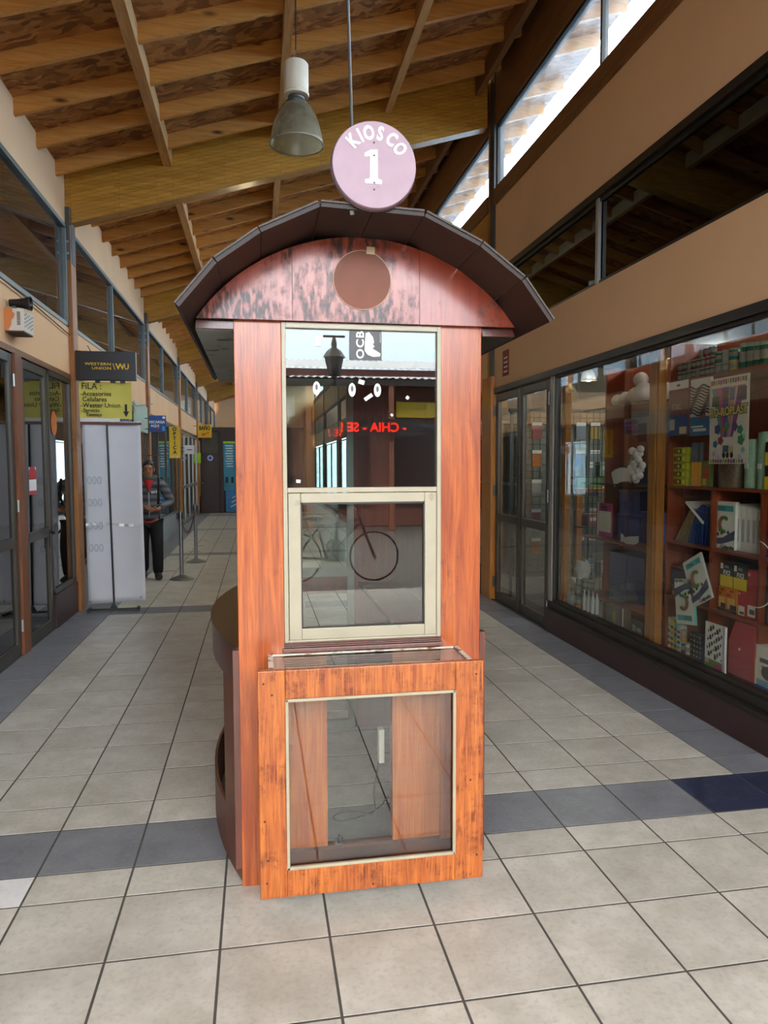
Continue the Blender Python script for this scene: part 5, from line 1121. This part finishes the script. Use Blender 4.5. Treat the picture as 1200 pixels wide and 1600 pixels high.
carton('game_box', 'long green and white board box on the inside table', 'box', 5.1, 5.55, 1.32, 1.44, 4.3, .3, pl('4a7a4a'), [(.1, .9, .3, .8, Wt)])
S = thing('shop_table', 'low wooden table inside the right shop', 'table', (4.6, 5.3, 0)); B('top', M_POST2, S, 4.2, 5.0, 4.9, 5.75, 1.28, 1.32)
for a, b in ((4.22, 4.92), (4.22, 5.66), (4.92, 4.92), (4.92, 5.66)): B('leg', M_POST2, S, a, a+.06, b, b+.06, 0, 1.28)
S = thing('wall_cabinet', 'tall grey cabinet against the inner wall of the right shop', 'cabinet', (6.5, 7.5, 0)); B('body', pl('4a4e48'), S, 4.4, 7.6, 7.3, 7.72, 0, 2.1)
for k in range(6): d_ = B('door', pl('555a54'), S, 4.42+k*.53, 4.92+k*.53, 7.28, 7.3, .08, 2.05); B('handle', M_ALU, d_, 4.86+k*.53, 4.88+k*.53, 7.265, 7.28, 1.0, 1.15)
B('header', wood('header_tan', '#6a5034', '#856846', 'x'), S, 4.0, 8.0, 7.35, 7.72, 2.15, 2.6)
for k, (x_, y_) in enumerate(((5.0, 3.4), (6.4, 3.4), (5.0, 6.0), (6.4, 6.0), (5.0, .8), (6.4, .8))): tube_lamp(x_, y_, 3.0, 1.2, 'fluorescent tube lamp on the right shop ceiling, %s row, %s the window' % ({3.4: 'middle', 6.0: 'far', .8: 'near'}[y_], 'nearer' if x_ < 6 else 'farther from'), 'tube lamps in the right shop', 'y')
for k, (x_, y_) in enumerate(((5.3, 4.9), (5.3, 6.95))):
    t_ = thing('shop_pendant', ['small dome pendant lamp inside the shop, nearer one', 'small dome pendant lamp inside the shop, farther one'][k], 'lamp', (x_, y_, 2.71), group='small dome lamps')
    MB().lathe([(.105, 0), (.104, .02), (.09, .08), (.06, .125), (.045, .14)], (x_, y_, 2.71), 24, capb=False, capt=False).build('dome', plain('dome_metal', '#a8a294', .35, .3), t_, smooth=True, solid=.003); MB().lathe([(.045, .14), (.05, .15), (.05, .24), (.04, .25)], (x_, y_, 2.71), 18).build('housing', plain('housing_brown', '#4a3024', .5), t_, smooth='auto'); MB().tube([(x_, y_, 2.95), (x_, y_, 3.0)], .006, 6).build('cord', M_BLACK, t_)
    MB().ball((x_, y_, 2.75), .05).build('bulb', emitter('warm_bulb', '#fff4e0', 12.), t_)

# ---- stock between the door frame and the open shelving
S = thing('wire_basket', 'tall black wire basket stand just inside the window by the door', 'stand', (4.35, 4.35, 0))
mb = MB()
for k in range(11): mb.tube([(4.05+.06*k, 4.30+.03*k, .2), (4.05+.06*k, 4.30+.03*k, 1.95)], .004, 4)
for k in range(15): mb.tube([(4.05, 4.302, .2+.125*k), (4.65, 4.602, .2+.125*k)], .004, 4)
mb.build('wire_grid', M_BLACK, S, kind='stuff')
for a, b in ((4.05, 4.30), (4.65, 4.60), (4.57, 4.75), (3.97, 4.45)): MB().tube([(a, b, 0), (a, b, 1.95)], .008, 6).build('leg', M_BLACK, S)
for z in (.45, .95, 1.45): MB().prism([(4.05, 4.30), (4.65, 4.60), (4.57, 4.75), (3.97, 4.45)], 'z', z, z+.012).build('basket_tray', M_BLACK, S)
for k, (u, z, w_, h_, c, lb) in enumerate(((.06, .465, .14, .16, '3a5a78', 'grey blue bag in the lowest basket'), (.28, .465, .12, .12, '8a8a88', 'silver packet in the lowest basket'), (.46, .465, .1, .2, '5a6a4a', 'olive box in the lowest basket'), (.08, .965, .16, .12, '7a3a3a', 'dull red box in the middle basket'), (.30, .965, .1, .2, '2c4a6a', 'dark blue box in the middle basket'), (.45, .965, .12, .1, 'a09a8a', 'cream packet in the middle basket'), (.06, 1.465, .12, .2, '4a4a4e', 'charcoal box in the top basket'), (.24, 1.465, .14, .14, '6a8a7a', 'sage green box in the top basket'), (.44, 1.465, .12, .18, '8a6a3a', 'tan box in the top basket'))):
    q = thing('basket_goods', lb, 'box', (4.02+u, 4.37+u*.5, z), rot=(0, 0, math.atan(.5))); B('carton', pl(c), q, 0, w_, 0, .08, 0, h_, bevel=.003); B('print', pl('b8b4aa'), q, w_*.2, w_*.8, -.001, 0, h_*.4, h_*.7)
# ================================================================== the square behind the photographer (seen in the glass)
F = thing('shop_building', 'low brown shop building with corrugated awning across the square', 'building', (3, -15, 0))
M_FB = plain('facade_brown', '#6a4438', .8, var=.15, scale=2); M_COR = plain('corrugated_white', '#c8ccd0', .45, .2, var=.06)
B('wall', M_FB, F, -14, 16, -19, -15.5, 0, 3.9)
def corr(x0, x1, y0, z0, y1, z1, name):
    n = int((x1-x0)/.045)
    MB().sheet(lambda u, v: (x0+(x1-x0)*u, y0+(y1-y0)*v, z0+(z1-z0)*v+.022*math.sin(u*n*PI/2)), n, 1).build(name, M_COR, F, solid=.004)
corr(-12, 14, -14.2, 3.66, -15.6, 3.86, 'awning'); corr(-12, 14, -15.2, 4.02, -19, 4.75, 'roof')
B('awning_beam', M_DARKFR, F, -12, 14, -14.3, -14.22, 3.48, 3.62); B('fascia', plain('facade_maroon', '#5b2e28', .7), F, -12, 14, -15.45, -15.3, 3.75, 4.0)
for x_ in range(-12, 15, 2): B('column', plain('facade_post', '#7a4a30', .6), F, x_, x_+.12, -14.35, -14.23, 0, 3.5)
for k, x_ in enumerate(range(-12, 14, 2)):
    w_ = B('window', M_DARKFR, F, x_+.3, x_+1.7, -15.5, -15.44, .5, 2.7); B('pane', plain('far_pane', '#23282a', .1), w_, x_+.36, x_+1.64, -15.44, -15.43, .56, 2.64)
B('banner_panel', M_WT, F, 1.0, 1.8, -15.42, -15.4, 2.8, 3.3); B('banner_panel', M_YEL, F, 4.4, 5.6, -15.42, -15.4, 2.8, 3.2)
L = thing('led_board', 'running text LED board reading CHIA - SE in red on the far facade', 'sign', (3.6, -14.15, 2.4)); B('case', M_BLACK, L, 2.45, 4.75, -14.2, -14.1, 2.27, 2.68)
text('- CHIA - SE !', .30, emitter('led_text', '#ff2010', 14.), L, (3.6, -14.095, 2.47), BACK, bold=.006)
S = thing('street_lamp', 'black cast iron street lamp with lantern standing on the square', 'lamp', (2.13, -9, 0))
MB().lathe([(.16, 0), (.16, .25), (.09, .35), (.055, .6), (.045, 2.9), (.06, 2.95), (.05, 3.05)], (2.13, -9, 0), 16).build('pole', M_BLACK, S, smooth='auto')
MB().lathe([(.09, 3.05), (.16, 3.35)], (2.13, -9, 0), 6).build('lantern', plain('lantern_glass', '#3a4248', .2), S); MB().lathe([(.19, 3.35), (.12, 3.46), (.04, 3.52), (.05, 3.58), (.015, 3.7)], (2.13, -9, 0), 6).build('cap', M_BLACK, S); B('cross_arm', M_BLACK, S, 1.95, 2.31, -9.02, -8.98, 3.68, 3.71)
S = thing('bicycle', 'black bicycle parked on the square', 'bicycle', (1.7, -6.6, 0))
def wheel(x):
    w_ = MB().tube([(x+.33*math.cos(k*PI/18), -6.6, .35+.33*math.sin(k*PI/18)) for k in range(36)], .014, 6, closed=True).build('tyre', plain('tyre_grey', '#3c3c3e', .7), S, smooth=True)
    mb = MB()
    for k in range(14): mb.tube([(x, -6.6, .35), (x+.31*math.cos(k*PI/7), -6.6, .35+.31*math.sin(k*PI/7))], .002, 4)
    mb.build('spokes', M_ALU, w_); MB().lathe([(.03, -.04), (.03, .04)], (x, -6.6, .35), 10, 'y').build('hub', M_ALU, w_)
wheel(1.35); wheel(2.4)
for a, b in (((1.35, .35), (1.75, .33)), ((1.75, .33), (1.62, .85)), ((1.35, .35), (1.65, .75)), ((1.65, .78), (2.2, .85)), ((1.75, .33), (2.2, .80)), ((2.17, .95), (2.4, .35))): MB().tube([(a[0], -6.6, a[1]), (b[0], -6.6, b[1])], .018, 8).build('frame_tube', plain('bike_blue', '#20304a', .4), S)
MB().tube([(2.15, -6.85, 1.0), (2.17, -6.6, .97), (2.15, -6.35, 1.0)], .014, 8).build('handlebar', M_BLACK, S); MB().ball((1.6, -6.6, .88), .1, 12, 8, (1.3, .7, .35)).build('saddle', M_BLACK, S, smooth=True)
